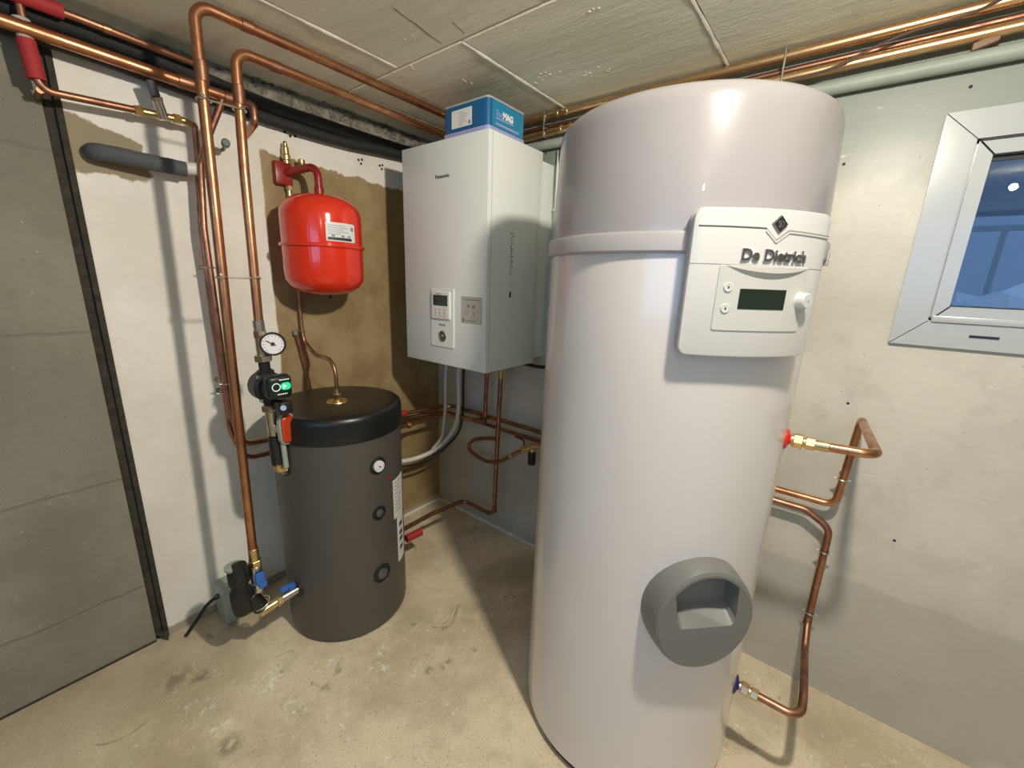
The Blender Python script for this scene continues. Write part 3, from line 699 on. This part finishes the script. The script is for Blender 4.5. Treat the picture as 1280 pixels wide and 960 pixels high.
# ------------------------------------------------------------------ copper pipework
def pipe(label, pts, r, m, bend=.03, loc=None, smooth=False, name='copper_pipe', cat='pipe', group=None, n=14):
    t = thing(name, label, cat, loc or pts[0], group)
    part('tube', G().tube(smooth_path(pts) if smooth else pts, r, 0 if smooth else bend, n), m, t)
    return t
def collar(t, a, d, r, L_=.022, m=None, name='solder_socket'):
    a = Vector(a); d = Vector(d).normalized()
    return part(name, G().cyl(a-d*L_/2, a+d*L_/2, r*1.16, 16, r*.1), m or COPPERD, t)
def clip(t, p, d, r, wall, m=CHROME):
    """ring round the pipe, two ears and a stud to the wall point"""
    p = Vector(p); d = Vector(d).normalized(); w = Vector(wall); e = d.cross((w-p).normalized())
    g = G().torus(p, d, r*1.25, r*.22, 20, 6)
    for s_ in (-1, 1): g.cyl(p+e*s_*r*1.1, p+e*s_*r*2.0, r*.28, 8)
    g.cyl(p+(w-p).normalized()*r, w, r*.28, 8); g.cyl(w+(p-w).normalized()*.003, w, r*.9, 12)
    return part('pipe_clip', g, m, t)

ty = -.045
# supply pipe A: from the lower valve up to the ceiling, along it and round onto the back wall
A = thing('copper_pipe', 'copper riser nearest the camera that bends up under the ceiling, left of the red vessel', 'pipe', (.40, -1.2, .40))
part('tube', G().tube([(.40, -1.218, .46), (.40, -1.205, 1.2), (.40, -1.186, 2.087), (.385, ty, 2.087)], .014, .042, 18, 9), COPPER, A)
collar(A, (.40, -1.187, 1.93), (0, .02, 1), .014, .05); collar(A, (.40, -1.06, 2.087), (0, 1, 0), .014, .03)
B = thing('copper_pipe', 'shorter copper riser that feeds the pump gauge, between tall riser and red vessel', 'pipe', (.41, -1.115, 1.25))
part('tube', G().tube([(.41, -1.120, 1.245), (.405, -1.110, 1.7), (.405, -1.100, 2.012), (.375, ty, 2.012)], .0135, .040, 18, 9), COPPER, B)
collar(B, (.405, -1.102, 1.90), (0, .02, 1), .0135, .05); collar(B, (.40, -.99, 2.012), (0, 1, 0), .0135, .03)
for z, ya, yb, w in ((1.862, -1.190, -1.105, False), (1.392, -1.202, -1.117, True)):
    g = G().torus((.40, ya, z), (0, 0, 1), .0165, .003, 24, 6).torus((.406, yb, z), (0, 0, 1), .016, .003, 24, 6).cyl((.412, ya+.012, z), (.416, yb-.012, z), .0028, 8).cyl((.412, ya+.012, z), (.40, ya-.004, z), .003, 8)
    g.cyl((.40, ya, z+.004), (.42, ya-.008, z+.008), .004, 8).cyl((.41, yb, z), (.426, yb+.004, z+.004), .004, 8)
    solo('twin_pipe_clip', g, CHROME, 'zinc twin clip holding both copper risers, %s' % ('lower one above the gauge' if w else 'upper one near the ceiling'), 'clip', (.40, ya, z), 'twin clips on the risers')
# back-wall pipes just under the ceiling
P1 = thing('copper_pipe', 'upper shiny copper pipe along the back wall right under the ceiling', 'pipe', (.385, ty, 2.087))
part('tube', G().tube([(.372, ty, 2.087), (1.4, ty, 2.088), (3.6, ty, 2.082)], .014, 0, 16), BRIGHT, P1)
P2 = thing('copper_pipe', 'second shiny copper pipe down along the back wall ceiling line', 'pipe', (.375, ty, 2.025))
part('tube', G().tube([(.362, ty, 2.012), (.8, ty, 2.025), (3.6, ty, 2.033)], .014, 0, 16), BRIGHT, P2)
for x in (.80, .845): collar(P1, (x, ty, 2.0875), (1, 0, 0), .014, .012, BRASS); collar(P2, (x+.02, ty, 2.026), (1, 0, 0), .014, .012, BRASS)
P3 = thing('copper_pipe', 'thin dull copper pipe wedged between the two shiny ones at the ceiling', 'pipe', (.5, -.018, 2.058))
part('tube', G().tube([(.4, -.018, 2.056), (3.6, -.018, 2.060)], .009, 0, 12), COPPERD, P3)
P4 = pipe('pale grey-green painted pipe running lowest along the back wall top', [(.40, -.028, 1.985), (3.6, -.028, 1.978)], .019, PVCG, name='painted_pipe')
for x, nm in ((.742, 'beside the blue carton'), (1.60, 'above the water heater')):
    g = G().torus((x, ty, 2.0875), (1, 0, 0), .017, .0028, 20, 6).torus((x, ty, 2.027), (1, 0, 0), .017, .0028, 20, 6)
    g.cyl((x, ty-.018, 2.102), (x, ty-.018, 2.008), .0032, 8).cyl((x, ty-.018, 2.10), (x, -.0, 2.10), .003, 8).cyl((x, ty-.018, 2.008), (x, 0, 2.008), .003, 8)
    solo('twin_pipe_clip', g, CHROME, 'zinc double clip on the ceiling pipes %s' % nm, 'clip', (x, ty, 2.057), 'double clips on the ceiling pipes')
solo('cable', G().tube(smooth_path([(1.55, -.075, 2.0), (1.72, -.07, 2.018), (1.80, -.066, 2.045), (1.88, -.07, 2.062), (1.98, -.066, 2.070), (2.08, -.064, 2.10), (2.3, -.064, 2.106)]), .0035, 0, 8), mat('dark_brown_cable', (.08, .045, .03), .5), 'thin dark brown cable woven through the shiny copper pipes at the ceiling', 'cable', (1.88, -.07, 2.06))
solo('pipe_strap', G().box((2.00, -.050, 1.995), (2.045, -.020, 2.012), .003, xf=lambda p: Vector((p.x, p.y, p.z+(p.x-2.0)*.25))), mat('brown_tape', (.24, .15, .09), .6), 'small brown strap on the pale pipe near the window', 'strap', (2.02, -.03, 2.0))

# upper left: thick header pipe, valve pipe and friends along the left wall
HP = thing('copper_pipe', 'thick copper header pipe crossing the upper left of the picture', 'pipe', (.10, -1.6, 1.99))
part('tube', G().tube([(.10, -2.6, 2.02), (.10, -1.512, 1.998), (.10, -.985, 1.982)], .0175, 0, 18), COPPER, HP)
collar(HP, (.10, -1.13, 1.988), (0, 1, 0), .0175, .06); collar(HP, (.10, -1.01, 1.982), (0, 1, 0), .0175, .05)
part('drop_leg', G().tube([(.10, -1.035, 1.985), (.10, -1.052, 1.94), (.10, -1.092, 1.85), (.10, -1.128, 1.75), (.10, -1.143, 1.55), (.10, -1.14, .90), (.10, -1.118, .745), (.118, -.80, .735), (.118, -.36, .70), (.15, -.055, .690), (3.0/4, -.052, .690), (.90, -.052, .690)], .0105, .05), COPPERD, HP)
VP = thing('copper_pipe', 'thin copper pipe coming out of a red sleeve to the small brass valve', 'pipe', (.09, -1.47, 1.86))
part('tube', G().tube([(.09, -1.475, 2.11), (.09, -1.468, 1.862), (.08, -1.26, 1.876)], .010, .025), COPPERD, VP)
part('insulation_sleeve', G().tube([(.09, -1.475, 1.975), (.09, -1.470, 1.885)], .0185, 0, 16), REDF, VP, 'red foam sleeve')
part('bare_end', G().tube([(.09, -1.476, 2.02), (.09, -1.475, 1.972)], .017, 0, 14, wob=.1), mat('crumbly_white_lagging', (.42, .40, .36), .9, bump=.8), VP, 'crumbly whitish lagging')
part('wall_tee', G().cyl((.09, -1.468, 1.862), (-.004, -1.468, 1.862), .008, 10), COPPERD, VP)
vv = thing('shutoff_valve', 'small brass valve with grey lever on the upper left wall', 'valve', (.08, -1.21, 1.88))
part('valve_body', G().hexn((.08, -1.275, 1.874), (.08, -1.255, 1.876), .0145).cyl((.08, -1.26, 1.876), (.08, -1.15, 1.880), .0105, 14).hexn((.08, -1.18, 1.879), (.08, -1.16, 1.880), .0145).cyl((.08, -1.15, 1.880), (.062, -1.118, 1.878), .009, 12), BRASS, vv)
part('bonnet', G().cyl((.085, -1.205, 1.868), (.10, -1.220, 1.918), .0135, 16, .002).hexn((.098, -1.218, 1.912), (.101, -1.221, 1.922), .0165), CHROME, vv, 'bright bonnet')
part('lever', G().cyl((.101, -1.221, 1.922), (.108, -1.232, 1.962), .0125, 14, .003, .0115), GREYP, vv, 'grey cap')
VD = pipe('thin dull copper drop pipe behind the tall riser on the left wall', [(.062, -1.118, 1.878), (.058, -1.120, 1.80), (.055, -1.138, 1.55), (.055, -1.142, 1.2), (.055, -1.135, .80), (.055, -1.10, .665), (.062, -.70, .655), (.075, -.30, .655), (.12, -.052, .643), (.90, -.052, .640)], .0095, COPPERD, .06)
for T_, x, z in ((HP, .10, 1.0), (VD, .055, .955)):
    clip(T_, (x, -1.141, z), (0, 0, 1), .0105, (0, -1.141, z))
clip(HP, (.10, -1.14, 1.42), (0, 0, 1), .0105, (0, -1.14, 1.42))
# short insulation lengths seen right of the buffer tank
part('insulation_sleeve', G().tube([(.118, -.46, .705), (.120, -.34, .702)], .016, 0, 16), REDF, HP, 'red foam sleeve')
collar(HP, (.24, -.054, .690), (1, 0, 0), .0105, .03); collar(HP, (.16, -.07, .690), (.7, .7, 0), .0105, .02, CHROME)
SP = thing('copper_pipe', 'thin copper pipe at the top left leaving a dark red sleeve', 'pipe', (.10, -1.4, 2.066))
part('tube', G().tube([(.10, -2.4, 2.085), (.10, -1.36, 2.064), (.10, -1.10, 2.052), (.085, -1.08, 2.050)], .0105, 0), COPPERD, SP)
part('insulation_sleeve', G().tube([(.10, -1.60, 2.071), (.10, -1.395, 2.066)], .018, 0, 16), REDF, SP, 'red foam sleeve')
part('rough_sleeve', G().tube([(.10, -2.2, 2.083), (.10, -1.60, 2.071)], .022, 0, 14, wob=.1), GREYP, SP)
for T_, nm in ((SP, 1),): collar(T_, (.10, -1.31, 2.062), (0, 1, 0), .0105, .02)
solo('pipe_elbow', G().tube([(.10, -.985, 1.982), (.13, -.955, 1.975), (.13, -.955, 1.92), (.03, -.95, 1.90), (.0, -.95, 1.90)], .013, .02), COPPERD, 'dull copper elbow between the two risers under the header pipe', 'pipe', (.10, -.985, 1.98))
# two black insulated tubes
solo('insulated_tube', G().tube(smooth_path([(.045, -2.6, 2.05), (.042, -1.5, 2.055), (.044, -1.2, 2.048), (.04, -.90, 2.020), (.045, -.6, 2.012), (.04, -.3, 2.014), (.045, -.02, 2.02)]), .0225, 0, 16, wob=.04), RUBBER, 'upper black foam-insulated tube along the top of the left wall', 'insulated tube', (.045, -1.0, 2.03), 'black insulated tubes on the left wall')
solo('insulated_tube', G().tube(smooth_path([(.040, -2.6, 2.00), (.03, -1.5, 2.010), (.03, -1.2, 1.998), (.035, -.90, 1.975), (.045, -.6, 1.968), (.05, -.3, 1.985), (.045, -.02, 1.99)]), .0210, 0, 16, wob=.04), RUBBER, 'lower black foam-insulated tube along the top of the left wall', 'insulated tube', (.04, -1.0, 1.98), 'black insulated tubes on the left wall')
# grey foam sleeve with white plastic end
gs = thing('foam_sleeve_pipe', 'grey foam-covered pipe stub with white plastic end on the brown patch', 'pipe', (.05, -1.36, 1.738))
part('sleeve', G().tube(smooth_path([(-.004, -1.375, 1.745), (.045, -1.372, 1.742), (.065, -1.33, 1.740), (.075, -1.25, 1.735), (.078, -1.165, 1.733)]), .0235, 0, 18, wob=.04), GREYP, gs)
part('plastic_end', G().cyl((.078, -1.170, 1.736), (.078, -1.115, 1.742), .0195, 18, .003).cyl((.078, -1.12, 1.742), (.01, -1.09, 1.742), .012, 12), PVCW, gs, 'white plastic end')
solo('valve_knob', G().cyl((0, -1.02, 1.838), (.10, -1.045, 1.836), .006, 10).cyl((.088, -1.042, 1.836), (.118, -1.050, 1.836), .013, 14, .002), GREEND, 'dark green knob on a stem between the copper risers', 'knob', (.0, -1.02, 1.838))

# pump column under riser B
q = lambda z: Vector((.412+.006*(1.2-z), -1.121-.0*(z), z))
cb = lambda z: (.413, -1.122+.012*(1.25-z)/.5, z)
tg = thing('thermometer_valve', 'brass valve with round white thermometer dial above the pump', 'valve', cb(1.14))
part('valve_body', G().cyl(cb(1.222), cb(1.262), .0165, 16, .002).hexn(cb(1.205), cb(1.228), .019).cyl(cb(1.135), cb(1.208), .017, 18, .002).hexn(cb(1.128), cb(1.150), .0265), NICKEL, tg)
gq = Vector((.432, -1.094, 1.187)); gdir = Vector((.93, -.34, .05)).normalized()
part('gauge_case', G().cyl(gq-gdir*.02, gq, .016, 16).lathe([(.028, 0), (.037, .004), (.0385, .018), (.037, .024), (.0325, .024), (.0315, .019)], gq, gdir, 40), BLACK, tg, 'black gauge case')
part('dial', G().cyl(gq+gdir*.017, gq+gdir*.0205, .0322, 36), DIAL, tg, 'white dial')
gu, gv, gw = basis(gdir)
dm = lambda x, z, d: gq+gdir*(.0205+d)+gu*x+gv*z
tk = G()
for k in range(13):
    a = rad(-135+22.5*k); tk.box((-.0006, 0, .024), (.0006, .0006, .029), xf=lambda p: dm(p.x*cos(a)+p.z*sin(a), p.z*cos(a)-p.x*sin(a), p.y))
aN = rad(-58); tk.box((-.0014, 0, -.010), (.0014, .001, .022), xf=lambda p: dm(p.x*cos(aN)+p.z*sin(aN), p.z*cos(aN)-p.x*sin(aN), p.y)); tk.cyl(dm(0, 0, 0), dm(0, 0, .003), .006, 14)
part('needle', tk, INK, tg)
pu = thing('circulation_pump', 'black circulation pump with glowing green display beside the dark tank', 'pump', cb(1.04)); pc = Vector(cb(1.045))
part('housing', G().cyl(cb(1.085), cb(1.13), .017, 18, .003).cyl(cb(.975), cb(1.0), .017, 18, .002).cyl(pc+Vector((-.035, 0, 0)), pc+Vector((.030, 0, 0)), .050, 28, .008).cyl(cb(.99), cb(1.10), .026, 18, .004), BLACK, pu)
part('motor', G().cyl(pc+Vector((.028, 0, 0)), pc+Vector((.060, 0, 0)), .036, 28, .004), BLACK, pu)
hd = G().box(pc+Vector((.052, -.034, -.028)), pc+Vector((.095, .042, .050)), .016, 4)
hd_ = part('control_head', hd, mat('black_green_plastic', (.008, .018, .014), .35), pu, 'black-green control head')
pf = flat(pc+Vector((.095, .004, .012)), (0, 1, 0), (1, 0, 0))
part('display', G().plate(pf, .000, .030, -.010, .014, .010, [(-.001, 0), (.0012, 0)], 6), GLOW, hd_, 'glowing green display')
lp = G().torus(pf(-.014, .002, .001), (1, 0, 0), .012, .0016, 24, 6)
for k in range(6): lp.plate(pf, -.003+.0052*k, .0008+.0052*k, .022, .0255, .001, [(-.001, 0), (.0008, 0)], 2).plate(pf, -.012+.0052*k, -.0082+.0052*k, -.024, -.0205, .001, [(-.001, 0), (.0008, 0)], 2)
lp.add([pf(.006, -.006, .002), pf(.006, .010, .002), pf(.018, .002, .002)], [(0, 1, 2)])
part('lit_print', lp, GLOWL, hd_, kind='stuff')
bl = G()
for y, z in ((-.035, .038), (.035, .038), (-.035, -.038), (.035, -.038)): part('flange_screw', G().cyl(pc+Vector((.028, y, z)), pc+Vector((.036, y, z)), .0055, 10), CHROME, pu)
part('connector_plug', G().box(pc+Vector((.035, .0, -.085)), pc+Vector((.085, .04, -.042)), .006), BLACK, pu)
part('plug_screw', G().cyl(pc+Vector((.085, .010, -.060)), pc+Vector((.092, .006, -.058)), .009, 12), CHROME, pu)
iv = thing('shutoff_valve', 'brass valve with red oval cap and black sleeve under the pump', 'valve', cb(.9))
part('valve_body', G().hexn(cb(.958), cb(.980), .0265).cyl(cb(.868), cb(.962), .018, 18, .003).cyl(cb(.90), Vector(cb(.90))+Vector((.035, 0, 0)), .012, 12), NICKEL, iv)
rf = Vector((.94, .34, 0)); ru = Vector((-.34, .94, 0)); rf0 = flat(Vector(cb(0))+Vector((.030, .006, 0)), ru, rf)
part('oval_rim', G().plate(rf0, -.030, .030, .838, .952, .029, [(-.004, 0), (.008, 0), (.010, .002)], 4), BOXG, iv, 'grey rim')
part('oval_cap', G().plate(rf0, -.026, .020, .846, .948, .022, [(.004, 0), (.014, 0), (.020, .006)], 4), ORANGE, iv, 'orange-red oval cap')
part('sleeve', G().cyl(cb(.762), cb(.866), .0205, 18, .002), BLACK, iv, 'black sleeve')
part('grey_pipe', G().cyl(Vector(cb(.752))+Vector((.028, .014, 0)), Vector(cb(.86))+Vector((.028, .014, 0)), .009, 12), BOXG, iv)
el = solo('pipe_elbow', G().tube([cb(.775), cb(.738), (.413, -1.075, .738)], .0165, .018, 18).hexn((.413, -1.102, .738), (.413, -1.088, .738), .022).hexn(cb(.756), cb(.770), .021), BRASS, 'brass elbow joining the pump line to the dark tank', 'elbow', cb(.738))
part('socket_ring', G().torus((.405, -1.088, .738), (.15, -1, 0), .028, .004, 28, 8), BLACK, [o for o in ROOT if o.name == 'buffer_tank'][0])
part('socket_ring', G().torus((.405, -1.088, .225), (.15, -1, 0), .028, .004, 28, 8), BLACK, [o for o in ROOT if o.name == 'buffer_tank'][0])

# filter cluster at the foot of riser A
ca_ = lambda z: (.40, -1.217, z)
fv = thing('filter_valve', 'black filter with blue-handled ball valves at the foot of the tall riser', 'filter', ca_(.22))
part('union', G().cyl(ca_(.425), ca_(.475), .0165, 16, .002).hexn(ca_(.405), ca_(.428), .021), BRASS, fv)
part('valve_body', G().cyl(ca_(.30), ca_(.408), .019, 18, .003).hexn(ca_(.315), ca_(.34), .024), CHROME, fv, 'zinc valve body')
part('handle', G().box((.42, -1.232, .345), (.436, -1.200, .388), .005).cyl((.41, -1.216, .366), (.43, -1.216, .366), .008).box((.424, -1.222, .325), (.434, -1.196, .35), .004), BLUEP, fv, 'blue handle')
part('filter_bowl', G().lathe([(.018, .235), (.030, .245), (.034, .27), (.034, .33), (.026, .345), (.026, .36), (.033, .365), (.033, .405), (.028, .43), (.012, .436)], (.392, -1.268, 0), n=24), BLACK, fv, 'black filter bowl')
part('filter_cap', G().lathe([(.028, 0), (.03, .004), (.03, .010), (.015, .014)], (.385, -1.275, .420), n=20), BOXG, fv)
part('lower_tee', G().cyl((.395, -1.245, .30), (.40, -1.215, .225), .026, 18, .004), BLACK, fv)
part('clamp_band', G().torus((.403, -1.212, .245), (.1, .4, -1), .028, .004, 24, 6), CHROME, fv, 'bright clamp band')
part('side_pipe', G().cyl((.40, -1.225, .208), (.405, -1.155, .220), .0175, 18, .002, .0145).hexn((.405, -1.165, .219), (.405, -1.145, .221), .021), BRASS, fv)
part('ball_valve', G().cyl((.405, -1.150, .222), (.405, -1.075, .226), .0165, 18, .003), CHROME, fv, 'bright ball valve')
part('handle', G().box((.398, -1.150, .248), (.412, -1.098, .266), .005).cyl((.405, -1.112, .235), (.405, -1.112, .262), .008).box((.396, -1.120, .244), (.416, -1.095, .262), .004), BLUEP, fv, 'blue lever')
jb = thing('junction_box', 'grey-green plastic box at the foot of the left wall behind the filter', 'box', (.08, -1.2, 0))
part('box_body', G().box((.02, -1.262, .012), (.135, -1.150, .165), .010, 3), BOXG, jb)
part('box_foot', G().box((.03, -1.25, 0), (.12, -1.16, .013)), BOXG, jb)
part('gland', G().cyl((.08, -1.275, .125), (.08, -1.258, .125), .010, 12), BLACK, jb)
solo('cable', G().tube(smooth_path([(.08, -1.270, .125), (.075, -1.305, .105), (.065, -1.35, .045), (.06, -1.375, .012), (.06, -1.385, .006)]), .0065, 0, 10), BLACK, 'short black cable from the grey box to the floor', 'cable', (.07, -1.33, 0))

# vessel feed pipes
VF = thing('copper_pipe', 'thin copper pipe snaking from under the red vessel into the black lid', 'pipe', (.022, -.808, 1.14))
part('tube', G().tube(smooth_path([(.022, -.808, 1.71), (.022, -.806, 1.40), (.022, -.806, 1.16), (.05, -.800, 1.105), (.12, -.800, 1.072), (.24, -.835, 1.085), (.33, -.852, 1.085), (.366, -.853, 1.045), (.367, -.853, .965)], 7), .0080, 0, 12), COPPERD, VF)
clip(VF, (.022, -.806, 1.165), (0, 0, 1), .0085, (0, -.806, 1.165))
VG = pipe('thin brown copper pipe dropping down the wall behind the black lid', [(.022, -.830, 1.155), (.018, -.812, 1.05), (.016, -.79, .90), (.016, -.78, .6), (.016, -.78, .2)], .0075, COPPERD, .05)
part('cap', G().cyl((.022, -.832, 1.15), (.022, -.832, 1.172), .0105, 12, .002), CHROME, VG)
clip(VG, (.016, -.782, .70), (0, 0, 1), .0075, (0, -.782, .70))

# pipework below the wall unit
p1 = thing('copper_pipe', 'left copper pipe dropping from the wall unit to a tee', 'pipe', (.470, -.085, .95))
part('tube', G().tube([(.470, -.085, .95), (.462, -.085, .70), (.435, -.056, .668), (.40, -.056, .664)], .0108, .025), COPPERD, p1)
part('tee', G().cyl((.375, -.075, .655), (.455, -.075, .668), .0135, 14, .002), COPPERD, p1)
p2 = thing('copper_pipe', 'right copper pipe dropping from the wall unit, then running along the floor corner', 'pipe', (.593, -.12, .95))
part('tube', G().tube([(.593, -.12, .95), (.583, -.12, .60), (.572, -.12, .165), (.36, -.14, .185), (.345, -.36, .195), (.36, -.63, .205)], .0112, .045), COPPERD, p2)
part('insulation_sleeve', G().tube([(.385, -.56, .165), (.392, -.475, .165)], .019, 0, 16), REDF, p2, 'red foam sleeve')
collar(p2, (.583, -.12, .63), (0, 0, 1), .0112, .05); collar(p2, (.574, -.12, .21), (0, 0, 1), .0112, .04)
lpth = [(.583, -.12, .615), (.52, -.12, .600), (.43, -.115, .570), (.385, -.115, .535), (.385, -.125, .505), (.44, -.13, .485), (.53, -.135, .478), (.62, -.13, .508), (.69, -.12, .560), (.75, -.11, .605)]
lo = thing('copper_pipe', 'looped copper branch round the right dropping pipe to the black-capped valve', 'pipe', (.53, -.12, .55))
part('tube', G().tube(smooth_path(lpth), .0098, 0, 14), COPPERD, lo)
collar(lo, (.583, -.1345, .486), (1, 0, .3), .0098, .03, COPPER); collar(lo, (.675, -.122, .55), (.7, .1, .5), .0098, .02, BRASS)
va = thing('shutoff_valve', 'brass valve with black cap low on the back wall beside the water heater', 'valve', (.79, -.10, .61))
part('valve_body', G().cyl((.735, -.112, .595), (.80, -.10, .632), .014, 16, .002).hexn((.742, -.110, .60), (.756, -.108, .608), .018).hexn((.785, -.104, .622), (.80, -.10, .632), .019).cyl((.80, -.10, .632), (.90, -.09, .640), .012), BRASS, va)
part('cap', G().cyl((.793, -.105, .535), (.793, -.105, .600), .0195, 18, .003), BLACK, va, 'black cap')
part('cap_neck', G().cyl((.793, -.105, .596), (.793, -.105, .63), .012, 14), BRASS, va)
solo('copper_pipe', G().tube(smooth_path([(.645, -.05, .625), (.70, -.06, .625), (.725, -.08, .615), (.735, -.10, .590)]), .006, 0, 10), COPPERD, 'short thin copper tail curving into the black-capped valve', 'pipe', (.70, -.06, .62))
bt = thing('tank_return_pipe', 'short copper pipe with brass union at the back of the dark tank, below the lid', 'pipe', (.16, -.6, .66))
part('tube', G().tube([(.185, -.66, .655), (.17, -.35, .652), (.176, -.086, .650), (.37, -.075, .655)], .0105, .04), COPPER, bt)
part('union', G().hexn((.183, -.50, .654), (.18, -.44, .653), .0155), BRASS, bt); part('compression_nut', G().hexn((.174, -.37, .652), (.1735, -.355, .652), .019), BRASS, bt)
# white conduits and black cable curving out under the wall unit
def conduit(label, pts, r, m, name, cat, group=None):
    return solo(name, G().tube(smooth_path(pts), r, 0, 14), m, label, cat, pts[0], group)
conduit('right, fuller white conduit curving out from under the wall unit', [(.30, -.10, 1.05), (.262, -.085, .9), (.262, -.085, .72), (.250, -.10, .60), (.215, -.14, .515), (.19, -.22, .462), (.17, -.33, .447), (.15, -.45, .46), (.13, -.62, .50)], .0125, PVCW, 'white_conduit', 'conduit')
conduit('left, thinner white conduit dropping from under the wall unit', [(.235, -.13, 1.05), (.200, -.125, .9), (.200, -.13, .72), (.200, -.145, .60), (.205, -.165, .535), (.19, -.22, .475)], .0085, PVCW, 'white_conduit', 'conduit')
conduit('black cable running along the outside of the white conduits', [(.33, -.10, 1.05), (.290, -.078, .9), (.288, -.078, .70), (.272, -.09, .575), (.232, -.14, .49), (.205, -.22, .438), (.185, -.33, .422), (.16, -.45, .433), (.14, -.62, .47)], .0065, BLACK, 'cable', 'cable')
# right of the wall unit
for k, (x, lbx) in enumerate(((.792, 'nearest the wall unit'), (.812, 'nearest the big tank'))):
    t = thing('white_conduit', 'slim white vertical conduit on the back wall, %s' % lbx, 'conduit', (x, -.015, 1.03))
    part('tube', G().tube([(x, -.014, .6), (x, -.014, 1.958)], .0065 if k == 0 else .0055, 0, 12), PVCW, t)
    for z in (1.38, 1.72): part('saddle_clip', G().box((x-.010, -.022, z-.004), (x+.010, 0, z+.004), .002), PVCW, t)
solo('cable', G().tube(smooth_path([(.812, -.02, 1.90), (.815, -.03, 1.945), (.835, -.045, 1.975), (.87, -.05, 1.985), (.95, -.05, 1.97)]), .0075, 0, 12), BLACK, 'thick black cable bend at the top left edge of the big tank', 'cable', (.83, -.04, 1.95))
solo('cable', G().tube(smooth_path([(.55, -.09, 1.036), (.66, -.06, 1.022), (.74, -.04, 1.012), (.79, -.035, 1.015), (.815, -.035, 1.035), (.825, -.035, 1.07)]), .0085, 0, 12), BLACK, 'black cable leaving the underside of the wall unit towards the big tank', 'cable', (.70, -.05, 1.01))

# ------------------------------------------------------------------ pipes right of the water heater
hp = thing('copper_pipe', 'copper pipe looping from the red connection of the big tank to the back wall', 'pipe', (1.85, -.477, 1.056))
part('tube', G().tube([(1.870, -.477, 1.056), (1.985, -.477, 1.062), (1.968, -.060, 1.040), (1.960, -.060, .83), (1.955, -.060, .745), (1.76, -.055, .742), (1.50, -.055, .742)], .0108, .030, 16, 8), COPPER, hp)
part('union', G().hexn((1.828, -.477, 1.056), (1.848, -.477, 1.056), .0185).cyl((1.824, -.477, 1.056), (1.83, -.477, 1.056), .015), BRIGHT, hp, 'bright copper union')
part('coupling_nut', G().hexn((1.853, -.477, 1.056), (1.872, -.477, 1.056), .0165).cyl((1.845, -.477, 1.056), (1.856, -.477, 1.056), .012).cyl((1.87, -.477, 1.056), (1.90, -.477, 1.0575), .0125, 16, .002), BRASS, hp)
clip(hp, (1.959, -.06, .838), (0, 0, 1), .0108, (1.959, 0, .838))
cp2 = thing('copper_pipe', 'copper pipe bending down the back wall to the blue connection of the big tank', 'pipe', (1.85, -.477, .29))
part('tube', G().tube([(1.50, -.055, .700), (1.885, -.055, .700), (1.958, -.058, .660), (1.960, -.060, .30), (1.966, -.14, .245), (1.972, -.40, .30), (1.972, -.477, .292), (1.87, -.477, .291)], .0108, .045, 16, 8), COPPERD, cp2)
part('union', G().hexn((1.828, -.477, .290), (1.848, -.477, .290), .0185).cyl((1.824, -.477, .290), (1.83, -.477, .290), .015), BRIGHT, cp2, 'bright copper union')
part('coupling_nut', G().hexn((1.853, -.477, .290), (1.872, -.477, .290), .0165).cyl((1.845, -.477, .290), (1.856, -.477, .290), .012), BRASS, cp2)
clip(cp2, (1.959, -.06, .575), (0, 0, 1), .0108, (1.959, 0, .575)); clip(cp2, (1.960, -.06, .335), (0, 0, 1), .0108, (1.96, 0, .335))
collar(cp2, (1.960, -.06, .30), (0, 0, 1), .0108, .03)
